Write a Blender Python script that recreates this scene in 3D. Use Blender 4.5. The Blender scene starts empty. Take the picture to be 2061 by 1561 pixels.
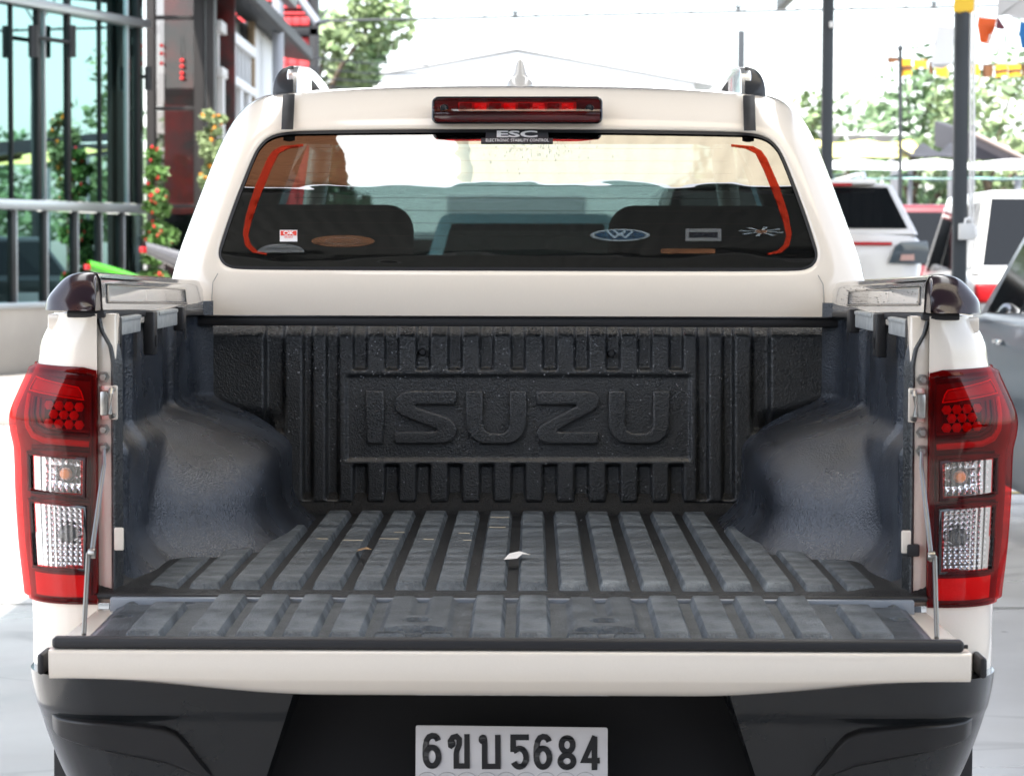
import bpy, bmesh, math, random
from mathutils import Vector, Matrix
R = math.radians
sc = bpy.context.scene
COL = sc.collection

# ---------------------------------------------------------------- camera
F, UC, VC = 5440.0, 1030.5, 780.5            # focal length and centre in photo pixels (2061 wide)
CAM = Vector((0.036, -4.84, 1.28))
PITCH, YAW, ROLL = math.atan(271.5 / F), math.atan(41.5 / F), R(0.17)
cd = bpy.data.cameras.new('camera'); cam = bpy.data.objects.new('camera', cd); COL.objects.link(cam)
cd.sensor_width = 36.0; cd.lens = F / 2061 * 36.0
cd.clip_start = 0.05; cd.clip_end = 2000
CROT = Matrix.Rotation(YAW, 3, 'Z') @ Matrix.Rotation(math.pi / 2 - PITCH, 3, 'X') @ Matrix.Rotation(ROLL, 3, 'Z')
cam.matrix_world = Matrix.Translation(CAM) @ CROT.to_4x4()
cd.dof.use_dof = True; cd.dof.focus_distance = 5.55; cd.dof.aperture_fstop = 10.0
sc.camera = cam

# ---------------------------------------------------------------- world, sun, exposure
SUN_EL, SUN_AZ = R(63), R(205)               # high sun, behind the viewer and a little to one side (azimuth clockwise from +Y)
w = bpy.data.worlds.new('World'); sc.world = w; w.use_nodes = True
nt = w.node_tree; bg = nt.nodes['Background']
sky = nt.nodes.new('ShaderNodeTexSky'); sky.sky_type = 'NISHITA'; sky.sun_disc = False
sky.sun_elevation = SUN_EL; sky.sun_rotation = SUN_AZ; sky.air_density = 1.0; sky.dust_density = 1.5; sky.ozone_density = 1.0
hs = nt.nodes.new('ShaderNodeHueSaturation'); hs.inputs['Saturation'].default_value = .5; hs.inputs['Value'].default_value = 1.5   # thin bright tropical overcast
nt.links.new(sky.outputs['Color'], hs.inputs['Color']); nt.links.new(hs.outputs['Color'], bg.inputs['Color']); bg.inputs['Strength'].default_value = 0.15
sl = bpy.data.lights.new('sun', 'SUN'); sun = bpy.data.objects.new('sun', sl); COL.objects.link(sun)
sl.energy = 5.0; sl.angle = R(0.6); sl.color = (1.0, 0.96, 0.9)
sdir = Vector((math.sin(SUN_AZ) * math.cos(SUN_EL), math.cos(SUN_AZ) * math.cos(SUN_EL), math.sin(SUN_EL)))
sun.rotation_euler = sdir.to_track_quat('Z', 'Y').to_euler(); sun.location = (0, -8, 12)
vs = sc.view_settings; vs.view_transform = 'Standard'; vs.look = 'None'; vs.gamma = 1.0; vs.use_curve_mapping = False
vs.exposure = 1.42
sc.render.engine = 'CYCLES'; sc.cycles.use_denoising = True
sc.cycles.max_bounces = 10; sc.cycles.transparent_max_bounces = 24; sc.cycles.diffuse_bounces = 4
sc.cycles.glossy_bounces = 5; sc.cycles.transmission_bounces = 8
sc.cycles.sample_clamp_indirect = 6.0; sc.cycles.caustics_refractive = False; sc.cycles.caustics_reflective = False

# ---------------------------------------------------------------- pixel -> place
def ray(u, v):
    d = CROT @ Vector(((u - UC) / F, -(v - VC) / F, -1.0)); return d.normalized()
def P(u, v, Y=None, X=None, Z=None):
    d = ray(u, v)
    t = (Y - CAM.y) / d.y if Y is not None else ((X - CAM.x) / d.x if X is not None else (Z - CAM.z) / d.z)
    return CAM + d * t
def PP(u, v, p0, n):
    d = ray(u, v); t = (p0 - CAM).dot(n) / d.dot(n); return CAM + d * t
TP = math.tan(PITCH)
def Zv(v, Y):                                  # height of something level with photo row v at distance Y
    s = (v - VC) / F; return CAM.z - (s + TP) / (1 - s * TP) * (Y - CAM.y)
def Xh(h, v, Y):                               # half width for h photo pixels at row v
    z = Zv(v, Y); return h / F * ((Y - CAM.y) * math.cos(PITCH) + (CAM.z - z) * math.sin(PITCH))
def sst(a, b, x):
    if a == b: return 1.0 if x >= a else 0.0
    t = min(1, max(0, (x - a) / (b - a))); return t * t * (3 - 2 * t)
def lerp(a, b, t): return a + (b - a) * t
def itp(x, pts):
    if x <= pts[0][0]: return pts[0][1]
    for (a, fa), (b, fb) in zip(pts, pts[1:]):
        if x <= b: return fa + (fb - fa) * (x - a) / (b - a)
    return pts[-1][1]
def itps(x, pts):                              # smooth (Catmull-Rom like, monotone x)
    n = len(pts)
    if x <= pts[0][0]: return pts[0][1]
    if x >= pts[-1][0]: return pts[-1][1]
    for i in range(n - 1):
        if x <= pts[i + 1][0]:
            x0, y0 = pts[i]; x1, y1 = pts[i + 1]; h = x1 - x0
            m0 = (y1 - pts[i - 1][1]) / (x1 - pts[i - 1][0]) if i > 0 else (y1 - y0) / h
            m1 = (pts[i + 2][1] - y0) / (pts[i + 2][0] - x0) if i < n - 2 else (y1 - y0) / h
            t = (x - x0) / h
            return (2*t**3-3*t*t+1)*y0 + (t**3-2*t*t+t)*h*m0 + (-2*t**3+3*t*t)*y1 + (t**3-t*t)*h*m1

# ---------------------------------------------------------------- materials
MATS = {}
def mat(name, col=(.5, .5, .5), rough=.5, metal=0.0, coat=0.0, spec=.5, bump=None, var=None, trans=0, ior=1.45, rvar=None):
    """bump=(scale, strength, kind); var=(scale, amount, second colour); rvar=(scale, rough2)"""
    if name in MATS: return MATS[name]
    m = bpy.data.materials.new(name); m.use_nodes = True; n = m.node_tree; b = n.nodes['Principled BSDF']; L = n.links.new
    b.inputs['Base Color'].default_value = (*col, 1); b.inputs['Roughness'].default_value = rough; b.inputs['Metallic'].default_value = metal
    b.inputs['Coat Weight'].default_value = coat; b.inputs['Coat Roughness'].default_value = 0.04; b.inputs['Specular IOR Level'].default_value = spec
    b.inputs['Transmission Weight'].default_value = trans; b.inputs['IOR'].default_value = ior
    tc = n.nodes.new('ShaderNodeTexCoord'); co = tc.outputs['Object']
    def noise(s, det=4, rgh=.6):
        t = n.nodes.new('ShaderNodeTexNoise'); t.inputs['Scale'].default_value = s; t.inputs['Detail'].default_value = det; t.inputs['Roughness'].default_value = rgh
        L(co, t.inputs['Vector']); return t.outputs['Fac']
    def rng(x, a, b_, c=0, d=1):
        r = n.nodes.new('ShaderNodeMapRange'); r.inputs[1].default_value = a; r.inputs[2].default_value = b_; r.inputs[3].default_value = c; r.inputs[4].default_value = d
        L(x, r.inputs[0]); return r.outputs[0]
    if var:
        mx = n.nodes.new('ShaderNodeMix'); mx.data_type = 'RGBA'
        mx.inputs['A'].default_value = (*col, 1); mx.inputs['B'].default_value = (*var[2], 1)
        L(rng(noise(var[0], 6), .5 - var[1], .5 + var[1]), mx.inputs['Factor']); L(mx.outputs['Result'], b.inputs['Base Color'])
    if rvar: L(rng(noise(rvar[0], 5), .38, .62, rough, rvar[1]), b.inputs['Roughness'])
    if bump:
        bp = n.nodes.new('ShaderNodeBump'); bp.inputs['Strength'].default_value = bump[1]; bp.inputs['Distance'].default_value = .003
        if bump[2] == 'leather':
            v = n.nodes.new('ShaderNodeTexVoronoi'); v.feature = 'F1'; v.inputs['Scale'].default_value = bump[0]; v.inputs['Randomness'].default_value = 1
            wv = n.nodes.new('ShaderNodeVectorMath'); wv.operation = 'ADD'
            t = n.nodes.new('ShaderNodeTexNoise'); t.inputs['Scale'].default_value = bump[0] * .7; L(co, t.inputs['Vector'])
            s = n.nodes.new('ShaderNodeVectorMath'); s.operation = 'SCALE'; s.inputs['Scale'].default_value = .012; L(t.outputs['Color'], s.inputs[0])
            L(co, wv.inputs[0]); L(s.outputs[0], wv.inputs[1]); L(wv.outputs[0], v.inputs['Vector']); L(v.outputs['Distance'], bp.inputs['Height'])
        else: L(noise(bump[0], 6), bp.inputs['Height'])
        L(bp.outputs[0], b.inputs['Normal'])
    MATS[name] = m; return m
def glass_mat(name, tint, refl, rough=0.0, gcol=(1, 1, 1), fres=0.0, bump=None):
    """thin pane: tinted see-through plus a mirror share"""
    if name in MATS: return MATS[name]
    m = bpy.data.materials.new(name); m.use_nodes = True; n = m.node_tree; n.nodes.remove(n.nodes['Principled BSDF']); L = n.links.new
    t = n.nodes.new('ShaderNodeBsdfTransparent'); t.inputs[0].default_value = (*tint, 1)
    g = n.nodes.new('ShaderNodeBsdfGlossy'); g.inputs['Color'].default_value = (*gcol, 1); g.inputs['Roughness'].default_value = rough
    mx = n.nodes.new('ShaderNodeMixShader'); lw = n.nodes.new('ShaderNodeLayerWeight'); lw.inputs['Blend'].default_value = .35
    mr = n.nodes.new('ShaderNodeMapRange'); mr.inputs[3].default_value = refl; mr.inputs[4].default_value = max(refl, fres)
    L(lw.outputs['Fresnel'], mr.inputs[0]); L(mr.outputs[0], mx.inputs[0]); L(t.outputs[0], mx.inputs[1]); L(g.outputs[0], mx.inputs[2])
    if bump:
        tc = n.nodes.new('ShaderNodeTexCoord'); mp = n.nodes.new('ShaderNodeMapping'); mp.inputs['Scale'].default_value = bump[2]; L(tc.outputs['Object'], mp.inputs[0])
        tx = n.nodes.new('ShaderNodeTexNoise'); tx.inputs['Scale'].default_value = bump[0]; tx.inputs['Detail'].default_value = 2; L(mp.outputs[0], tx.inputs['Vector'])
        bp = n.nodes.new('ShaderNodeBump'); bp.inputs['Strength'].default_value = bump[1]; bp.inputs['Distance'].default_value = .01
        L(tx.outputs['Fac'], bp.inputs['Height']); L(bp.outputs[0], g.inputs['Normal'])
    L(mx.outputs[0], n.nodes['Material Output'].inputs['Surface']); MATS[name] = m; return m
def overlay_mat(name, col, alpha, tint=(1, 1, 1)):
    m = bpy.data.materials.new(name); m.use_nodes = True; n = m.node_tree; n.nodes.remove(n.nodes['Principled BSDF']); L = n.links.new
    t = n.nodes.new('ShaderNodeBsdfTransparent'); t.inputs[0].default_value = (*tint, 1); d = n.nodes.new('ShaderNodeBsdfDiffuse'); d.inputs[0].default_value = (*col, 1)
    mx = n.nodes.new('ShaderNodeMixShader'); mx.inputs[0].default_value = alpha; L(t.outputs[0], mx.inputs[1]); L(d.outputs[0], mx.inputs[2])
    L(mx.outputs[0], n.nodes['Material Output'].inputs['Surface']); return m
def translucent_mat(name, col, mix=.7):
    m = bpy.data.materials.new(name); m.use_nodes = True; n = m.node_tree; n.nodes.remove(n.nodes['Principled BSDF']); L = n.links.new
    t = n.nodes.new('ShaderNodeBsdfTranslucent'); t.inputs[0].default_value = (*col, 1)
    d = n.nodes.new('ShaderNodeBsdfDiffuse'); d.inputs[0].default_value = (*col, 1)
    mx = n.nodes.new('ShaderNodeMixShader'); mx.inputs[0].default_value = mix; L(d.outputs[0], mx.inputs[1]); L(t.outputs[0], mx.inputs[2])
    L(mx.outputs[0], n.nodes['Material Output'].inputs['Surface']); return m

# ---------------------------------------------------------------- mesh helpers
def thing(name, label, cat, loc=(0, 0, 0), group=None, rz=0):
    o = bpy.data.objects.new(name, None); COL.objects.link(o); o.empty_display_size = .1
    o.location = loc; o.rotation_euler.z = rz; o['label'] = label; o['category'] = cat
    if group: o['group'] = group
    return o
def tag(o, label, cat, group=None, kind=None):
    if label: o['label'] = label
    if cat: o['category'] = cat
    if group: o['group'] = group
    if kind: o['kind'] = kind
    return o
def link(name, me, m, parent=None, world=False, ang=35):
    if m is not None and not me.materials: me.materials.append(m)
    o = bpy.data.objects.new(name, me); COL.objects.link(o)
    if ang and len(me.polygons):
        me.polygons.foreach_set('use_smooth', [True] * len(me.polygons)); me.set_sharp_from_angle(angle=R(ang))
    if parent is not None:
        o.parent = parent
        if parent.type == 'EMPTY' and not parent.get('_local'): o.location = -Vector(parent.location)
    return o
def mesh(name, vs, fs, m, parent=None, ang=35):
    me = bpy.data.meshes.new(name); me.from_pydata([tuple(v) for v in vs], [], fs); me.validate(); me.update()
    return link(name, me, m, parent, ang=ang)
def grid(name, nu, nv, f, m, parent=None, ang=60, skip=None, flip=False, close=False):
    vs = [f(i / (nu - 1), j / (nv - 1)) for j in range(nv) for i in range(nu)]
    fs = []
    for j in range(nv - 1):
        for i in range(nu - 1):
            if skip and skip((i + .5) / (nu - 1), (j + .5) / (nv - 1)): continue
            a = j * nu + i; q = (a, a + 1, a + nu + 1, a + nu); fs.append(q[::-1] if flip else q)
    return mesh(name, vs, fs, m, parent, ang)
def bm_obj(name, bm, m, parent=None, ang=35):
    bmesh.ops.recalc_face_normals(bm, faces=bm.faces)
    me = bpy.data.meshes.new(name); bm.to_mesh(me); bm.free(); return link(name, me, m, parent, ang=ang)
def add_box(bm, c, s, bev=0, seg=2, rot=None):
    r = bmesh.ops.create_cube(bm, size=1.0); vs = r['verts']
    bmesh.ops.scale(bm, vec=s, verts=vs)
    if bev:
        es = list({e for v in vs for e in v.link_edges})
        o = bmesh.ops.bevel(bm, geom=es, offset=min(bev, min(s) * .49), segments=seg, affect='EDGES', profile=.5); vs = list({v for f in o['faces'] for v in f.verts} | {v for v in vs if v.is_valid})
    if rot is not None: bmesh.ops.rotate(bm, cent=(0, 0, 0), matrix=rot, verts=vs)
    bmesh.ops.translate(bm, vec=c, verts=vs)
def box(name, c, s, m, parent=None, bev=.004, seg=2, rot=None, ang=35):
    bm = bmesh.new(); add_box(bm, c, s, bev, seg, rot); return bm_obj(name, bm, m, parent, ang)
def box2(name, x0, x1, y0, y1, z0, z1, m, parent=None, bev=.004, seg=2):
    return box(name, ((x0+x1)/2, (y0+y1)/2, (z0+z1)/2), (abs(x1-x0), abs(y1-y0), abs(z1-z0)), m, parent, bev, seg)
def add_tube(bm, pts, r, n=8, caps=True):
    pts = [Vector(p) for p in pts]; rings = []
    for i, p in enumerate(pts):
        d = (pts[min(i+1, len(pts)-1)] - pts[max(i-1, 0)]).normalized()
        a = d.cross(Vector((0, 0, 1)));
        if a.length < .01: a = d.cross(Vector((0, 1, 0)))
        a.normalize(); b = d.cross(a); rr = r[i] if isinstance(r, (list, tuple)) else r
        rings.append([bm.verts.new(p + (a * math.cos(2*math.pi*k/n) + b * math.sin(2*math.pi*k/n)) * rr) for k in range(n)])
    for A, B in zip(rings, rings[1:]):
        for k in range(n): bm.faces.new((A[k], A[(k+1) % n], B[(k+1) % n], B[k]))
    if caps: bm.faces.new(rings[0][::-1]); bm.faces.new(rings[-1])
def tube(name, pts, r, m, parent=None, n=8):
    bm = bmesh.new(); add_tube(bm, pts, r, n); return bm_obj(name, bm, m, parent, 60)
def lathe(name, prof, m, parent=None, n=24, axis='Z', c=(0, 0, 0), ang=40):
    """prof: list of (radius, height along axis)"""
    vs, fs = [], []
    for r, h in prof:
        for k in range(n):
            a = 2*math.pi*k/n; p = (r*math.cos(a), r*math.sin(a), h)
            if axis == 'Y': p = (p[0], p[2], p[1])
            if axis == 'X': p = (p[2], p[0], p[1])
            vs.append((p[0]+c[0], p[1]+c[1], p[2]+c[2]))
    for j in range(len(prof)-1):
        for k in range(n): fs.append((j*n+k, j*n+(k+1) % n, (j+1)*n+(k+1) % n, (j+1)*n+k))
    bm = bmesh.new(); bv = [bm.verts.new(v) for v in vs]
    for f in fs: bm.faces.new([bv[i] for i in f])
    bmesh.ops.remove_doubles(bm, verts=bm.verts, dist=1e-6)
    bmesh.ops.holes_fill(bm, edges=[e for e in bm.edges if e.is_boundary])
    return bm_obj(name, bm, m, parent, ang)
def plate(name, loops, fmap, thick, m, parent=None, bev=0.0, ang=40):
    """flat filled outlines (first loop outside, others holes) with thickness; fmap(a,b,t) -> point, t in 0..thick is proud of the surface"""
    cu = bpy.data.curves.new(name, 'CURVE'); cu.dimensions = '2D'; cu.fill_mode = 'BOTH'
    SC = 100.0
    for lp in loops:
        s = cu.splines.new('POLY'); s.points.add(len(lp) - 1); s.use_cyclic_u = True
        for q, (a, b) in zip(s.points, lp): q.co = (a * SC, b * SC, 0, 1)
    t = max(thick, 1e-5)
    cu.extrude = max(1e-6, t / 2 - bev) * SC; cu.bevel_depth = bev * SC; cu.bevel_resolution = 2; cu.offset = -bev * SC
    tmp = bpy.data.objects.new('tmp', cu); me = bpy.data.meshes.new_from_object(tmp); bpy.data.objects.remove(tmp); bpy.data.curves.remove(cu)
    bm = bmesh.new(); bm.from_mesh(me); bpy.data.meshes.remove(me)
    bmesh.ops.remove_doubles(bm, verts=bm.verts, dist=1e-4)
    for v in bm.verts: v.co = fmap(v.co.x / SC, v.co.y / SC, v.co.z / SC + t / 2)
    return bm_obj(name, bm, m, parent, ang)
def XZ(Y): return lambda a, b, t: Vector((a, Y - t, b))          # plate standing across the view, proud toward -Y
def rrect(x0, z0, x1, z1, r, n=5):
    out = []
    for cx, cz, a0 in ((x1-r, z1-r, 0), (x0+r, z1-r, 90), (x0+r, z0+r, 180), (x1-r, z0+r, 270)):
        for k in range(n+1): a = R(a0 + 90*k/n); out.append((cx + r*math.cos(a), cz + r*math.sin(a)))
    return out
def ell(cx, cz, rx, rz, n=28): return [(cx + rx*math.cos(2*math.pi*k/n), cz + rz*math.sin(2*math.pi*k/n)) for k in range(n)]
def arc(cx, cy, rx, ry, a0, a1, n=14): return [(cx + rx*math.cos(R(lerp(a0, a1, k/n))), cy + ry*math.sin(R(lerp(a0, a1, k/n)))) for k in range(n+1)]
def stroke(pts, w, closed=False):
    """outline loops of a stroke of width w along pts"""
    n = len(pts); L_, R_ = [], []
    for i in range(n):
        p = Vector(pts[i]); a = Vector(pts[i-1]) if (i > 0 or closed) else None; b = Vector(pts[(i+1) % n]) if (i < n-1 or closed) else None
        d1 = (p - a).normalized() if a is not None else None; d2 = (b - p).normalized() if b is not None else None
        d1 = d1 or d2; d2 = d2 or d1; t = (d1 + d2).normalized(); nrm = Vector((-t.y, t.x)); k = min(1.6, 1 / max(.3, nrm.dot(Vector((-d1.y, d1.x)))))
        L_.append(tuple(p + nrm * w/2*k)); R_.append(tuple(p - nrm * w/2*k))
    return [L_, R_] if closed else [L_ + R_[::-1]]
def text_mesh(name, s, size, fmap, m, parent=None, thick=.0006, bold=0.0, sx=1.0, space=1.0, align='CENTER'):
    cu = bpy.data.curves.new(name, 'FONT'); cu.body = s; cu.size = 100 * size; cu.align_x = align; cu.align_y = 'CENTER'; cu.fill_mode = 'BOTH'
    cu.offset = bold * 100; cu.space_character = space; cu.extrude = thick * 50; cu.resolution_u = 3
    tmp = bpy.data.objects.new('tmp', cu); me = bpy.data.meshes.new_from_object(tmp); bpy.data.objects.remove(tmp); bpy.data.curves.remove(cu)
    bm = bmesh.new(); bm.from_mesh(me); bpy.data.meshes.remove(me)
    for v in bm.verts: v.co = fmap(v.co.x / 100 * sx, v.co.y / 100, v.co.z / 100 + thick / 2)
    return bm_obj(name, bm, m, parent, 40)
def copy_tree(o, parent=None):
    c = o.copy(); COL.objects.link(c); c.parent = parent
    for ch in list(o.children): copy_tree(ch, c)
    return c
def ico(bm, c, r, sub=1, sq=(1, 1, 1)):
    q = bmesh.ops.create_icosphere(bm, subdivisions=sub, radius=r); bmesh.ops.scale(bm, vec=sq, verts=q['verts']); bmesh.ops.translate(bm, vec=c, verts=q['verts'])
# ---------------------------------------------------------------- truck materials
paint = mat('pearl_paint', (.79, .715, .62), .24, 0, 1.0, .5, var=(900, .22, (.72, .65, .565)))
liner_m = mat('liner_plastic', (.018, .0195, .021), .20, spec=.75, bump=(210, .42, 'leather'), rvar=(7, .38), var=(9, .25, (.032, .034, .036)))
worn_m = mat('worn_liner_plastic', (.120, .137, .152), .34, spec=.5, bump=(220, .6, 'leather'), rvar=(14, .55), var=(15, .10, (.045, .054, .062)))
arch_m = mat('scuffed_liner_plastic', (.009, .011, .016), .20, spec=.8, bump=(210, .36, 'leather'), rvar=(4.5, .34), var=(4.2, .13, (.030, .037, .050)))
black_m = mat('black_plastic', (.016, .016, .018), .42, bump=(900, .1, 'n'))
rubber_m = mat('rubber', (.014, .014, .016), .5)
gloss_black = mat('gloss_black', (.008, .008, .01), .08, 0, .6)
chrome_d = mat('smoked_chrome', (.022, .013, .018), .20, .0, .25)
chrome = mat('chrome', (.85, .85, .86), .08, 1.0)
steel = mat('steel', (.45, .44, .42), .35, 1.0, var=(60, .2, (.3, .28, .25)))
bump_m = mat('bumper_plastic', (.009, .0105, .012), .20, 0, .3, rvar=(6, .28))
dark_in = mat('dark_cavity', (.004, .004, .005), .9)
interior_m = mat('interior_trim', (.030, .034, .036), .8)
stay_m = mat('stay_steel', (.20, .20, .20), .4, .9)
grey_m = mat('bracket_grey', (.42, .43, .42), .5, var=(40, .2, (.27, .28, .28)))

TRUCK = thing('pickup_truck', 'pearl white pickup truck with its tailgate lowered and black bed liner', 'pickup truck', (0, 2.2, 0))
BF = .68                                        # bed floor height
# ---- bed sides -----------------------------------------------------------
XO = [(640, 925), (690, 950), (735, 957), (785, 978), (820, 993), (845, 999), (872, 997), (905, 990), (1000, 986), (1100, 979), (1220, 966), (1345, 963), (1460, 950)]
XOZ = sorted((Zv(v, .06), Xh(h, v, .12)) for v, h in XO)
def xo(z): return itps(z, XOZ)
XI, RR, RY = .7456, .105, .13
def surfY(ax, z):
    e = xo(z) - RR
    if ax <= e: return 0.0
    t = min(1, (ax - e) / RR); return RY * (1 - math.sqrt(max(0, 1 - t*t)))
def bs_pt(s, z, sg, off=0.0, xin=XI, yend=1.50):
    o = xo(z); e = o - RR
    if s < .3: x, y, nx, ny = lerp(xin, max(e, xin), s / .3), 0.0, 0, -1
    elif s < .62:
        a = (s - .3) / .32 * math.pi / 2; x, y, nx, ny = max(e, xin) + (o - max(e, xin)) * math.sin(a), RY * (1 - math.cos(a)), math.sin(a), -math.cos(a)
    else: x, y, nx, ny = o, lerp(RY, yend, (s - .62) / .38), 1, 0
    return Vector((sg * (x + nx * off), y + ny * off, z))
ZB, ZT = Zv(1395, .1), Zv(634, .0)
for sg in (-1, 1):
    def f(s, t): return bs_pt(s, lerp(ZB, ZT, t), sg)
    def sk(s, t):
        p = f(s, t); return (p.y - 1.02)**2 + (p.z - .33)**2 < .40**2 or (s < .70 and Zv(1208, 0) < p.z < Zv(760, 0))
    side = grid('bed_side', 64, 56, f, paint, TRUCK, skip=sk, flip=sg < 0)
    box2('side_top', sg*.735, sg*xo(ZT), .05, 1.5, ZT - .03, ZT - .002, paint, TRUCK)
    # door jamb of the bed: white return between lamp and liner
    bm = bmesh.new()
    add_box(bm, (sg*.7315, .040, (Zv(1215, .03) + ZT)/2), (.034, .05, ZT - Zv(1215, .03)), .004)
    add_box(bm, (sg*.7095, .012, (Zv(1065, .0) + Zv(1112, .0))/2), (.018, .006, .042), .003)
    jamb = bm_obj('jamb', bm, paint, TRUCK)
    # latch striker and bolts
    zc = Zv(812, .02)
    bm = bmesh.new(); add_box(bm, (sg*.7255, .012, zc), (.030, .005, .062), .004)
    st = bm_obj('latch_plate', bm, paint, jamb)
    bm = bmesh.new(); x0, x1 = sg*.735, sg*.718
    pts = [(x0, .016, zc + .026), (x0, -.022, zc + .026), (x1, -.026, zc + .022), (x1, -.026, zc - .022), (x0, -.022, zc - .026), (x0, .016, zc - .026)]
    add_tube(bm, [(x1, .016, zc + .024), (x1, -.018, zc + .024), (x1, -.024, zc + .018), (x1, -.024, zc - .018), (x1, -.018, zc - .024), (x1, .016, zc - .024)], .0045)
    add_box(bm, (sg*.7305, -.012, zc), (.014, .02, .044), .003)
    bm_obj('latch_striker', bm, steel, jamb)
    for v in (762, 868, 905):
        lathe('bolt', [(.0, -.012), (.006, -.012), (.007, -.010), (.007, .0), (.011, .0), (.011, .004), (0, .004)], steel, jamb, n=6, axis='Y', c=(sg*.736, .012, Zv(v, .0)), ang=20)
    box('rubber_stop', (sg*.722, .018, Zv(1105, 0)), (.022, .03, .022), rubber_m, jamb, .003) if sg > 0 else None
    # tailgate stay: two flat links with a pivot
    a = Vector((sg*.733, -.004, Zv(905, 0))); e = Vector((sg*.7, -.43, .652)); mid = a.lerp(e, .57) + Vector((sg*.004, .012, -.006))
    stay = tube('tailgate_stay', [a, a + Vector((0, -.004, -.03)), mid], [.003, .004, .004], stay_m, TRUCK, 6)
    tube('lower_link', [mid + Vector((sg*.006, 0, 0)), e], .004, stay_m, stay, 6)
    lathe('pivot_rivet', [(0, -.006), (.007, -.006), (.009, -.002), (.009, .006), (0, .006)], steel, stay, n=12, axis='X', c=tuple(mid))

# ---- tail lamps ----------------------------------------------------------
red_house = mat('lamp_red_housing', (.095, .002, .004), .35)
red_dark = mat('lamp_dark_red', (.030, .0015, .003), .3)
red_mid = mat('lamp_mid_red', (.36, .006, .009), .3)
red_bright = mat('lamp_bright_red', (.75, .02, .02), .25)
red_refl = mat('lamp_reflector_red', (.80, .008, .012), .3, bump=(420, .5, 'leather'))
red_lens = glass_mat('red_lens', (.90, .12, .12), .02, .02, fres=.14)
clear_lens = glass_mat('clear_lens', (.95, .95, .95), .07, .02, fres=.6)
mirror_m = mat('lamp_mirror', (.66, .66, .68), .14, 1.0)
amber = mat('amber_bulb', (.75, .20, .03), .15, 0, .6)
LC = 1032.5
def lampXZ(u, v): return Xh(LC - u, v, .02), Zv(v, 0)
def lamp_map(sg, off): return lambda a, b, t: Vector((sg*a, surfY(a, b) + off - t, b))
def lquad(name, pts, sg, off, thick, m, parent, holes=(), bev=.0):
    return plate(name, [[lampXZ(*q) for q in pts]] + [[lampXZ(*q) for q in h] for h in holes], lamp_map(sg, off), thick, m, parent, bev)
def dpx(pts, d=5):
    out = [pts[0]]
    for a, b in zip(pts, pts[1:]):
        m_ = max(1, int(math.hypot(b[0]-a[0], b[1]-a[1])/d)); out += [(lerp(a[0], b[0], k/m_), lerp(a[1], b[1], k/m_)) for k in range(1, m_+1)]
    return out
def lribbon(name, pts, wd, sg, off, m, parent):  # a raised band following a pixel path over the lamp
    pts = dpx(pts); lp = stroke(pts, wd)[0]; n_ = len(pts); L_, R_ = lp[:n_], lp[n_:][::-1]; vs_ = []
    for a, b in zip(L_, R_):
        for t, o in ((0, 0), (.12, .0025), (.5, .0035), (.88, .0025), (1, 0)):
            x, z = lampXZ(lerp(a[0], b[0], t), lerp(a[1], b[1], t)); vs_.append(Vector((sg*x, surfY(x, z) - off - o, z)))
    return mesh(name, vs_, [(k*5+i, k*5+i+1, k*5+i+6, k*5+i+5) for k in range(n_-1) for i in range(4)], m, parent, 70)
def lpatch(name, q, sg, off, m, parent, nu=24, nv=8):
    def f(i, j):
        u = lerp(lerp(q[0][0], q[1][0], i), lerp(q[3][0], q[2][0], i), j); v = lerp(lerp(q[0][1], q[1][1], i), lerp(q[3][1], q[2][1], i), j)
        x, z = lampXZ(u, v); k = 0 if i in (0, 1) or j in (0, 1) else .003
        return Vector((sg*x, surfY(x, z) - off - k, z))
    return grid(name, nu, nv, f, m, parent, flip=sg > 0, ang=50)
def ringq(pts, d):                               # grow a quad (clockwise from top-left in pixels) by d pixels
    cx = sum(p[0] for p in pts)/len(pts); cy = sum(p[1] for p in pts)/len(pts)
    return [(u + (d if u > cx else -d), v + (d if v > cy else -d)) for u, v in pts]
IND = [(57, 919), (174, 928), (173, 998), (59, 987)]
REV = [(60, 1014), (175, 1025), (176, 1145), (67, 1144)]
REF = [(66, 1158), (181, 1160), (181, 1204), (69, 1204)]
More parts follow.
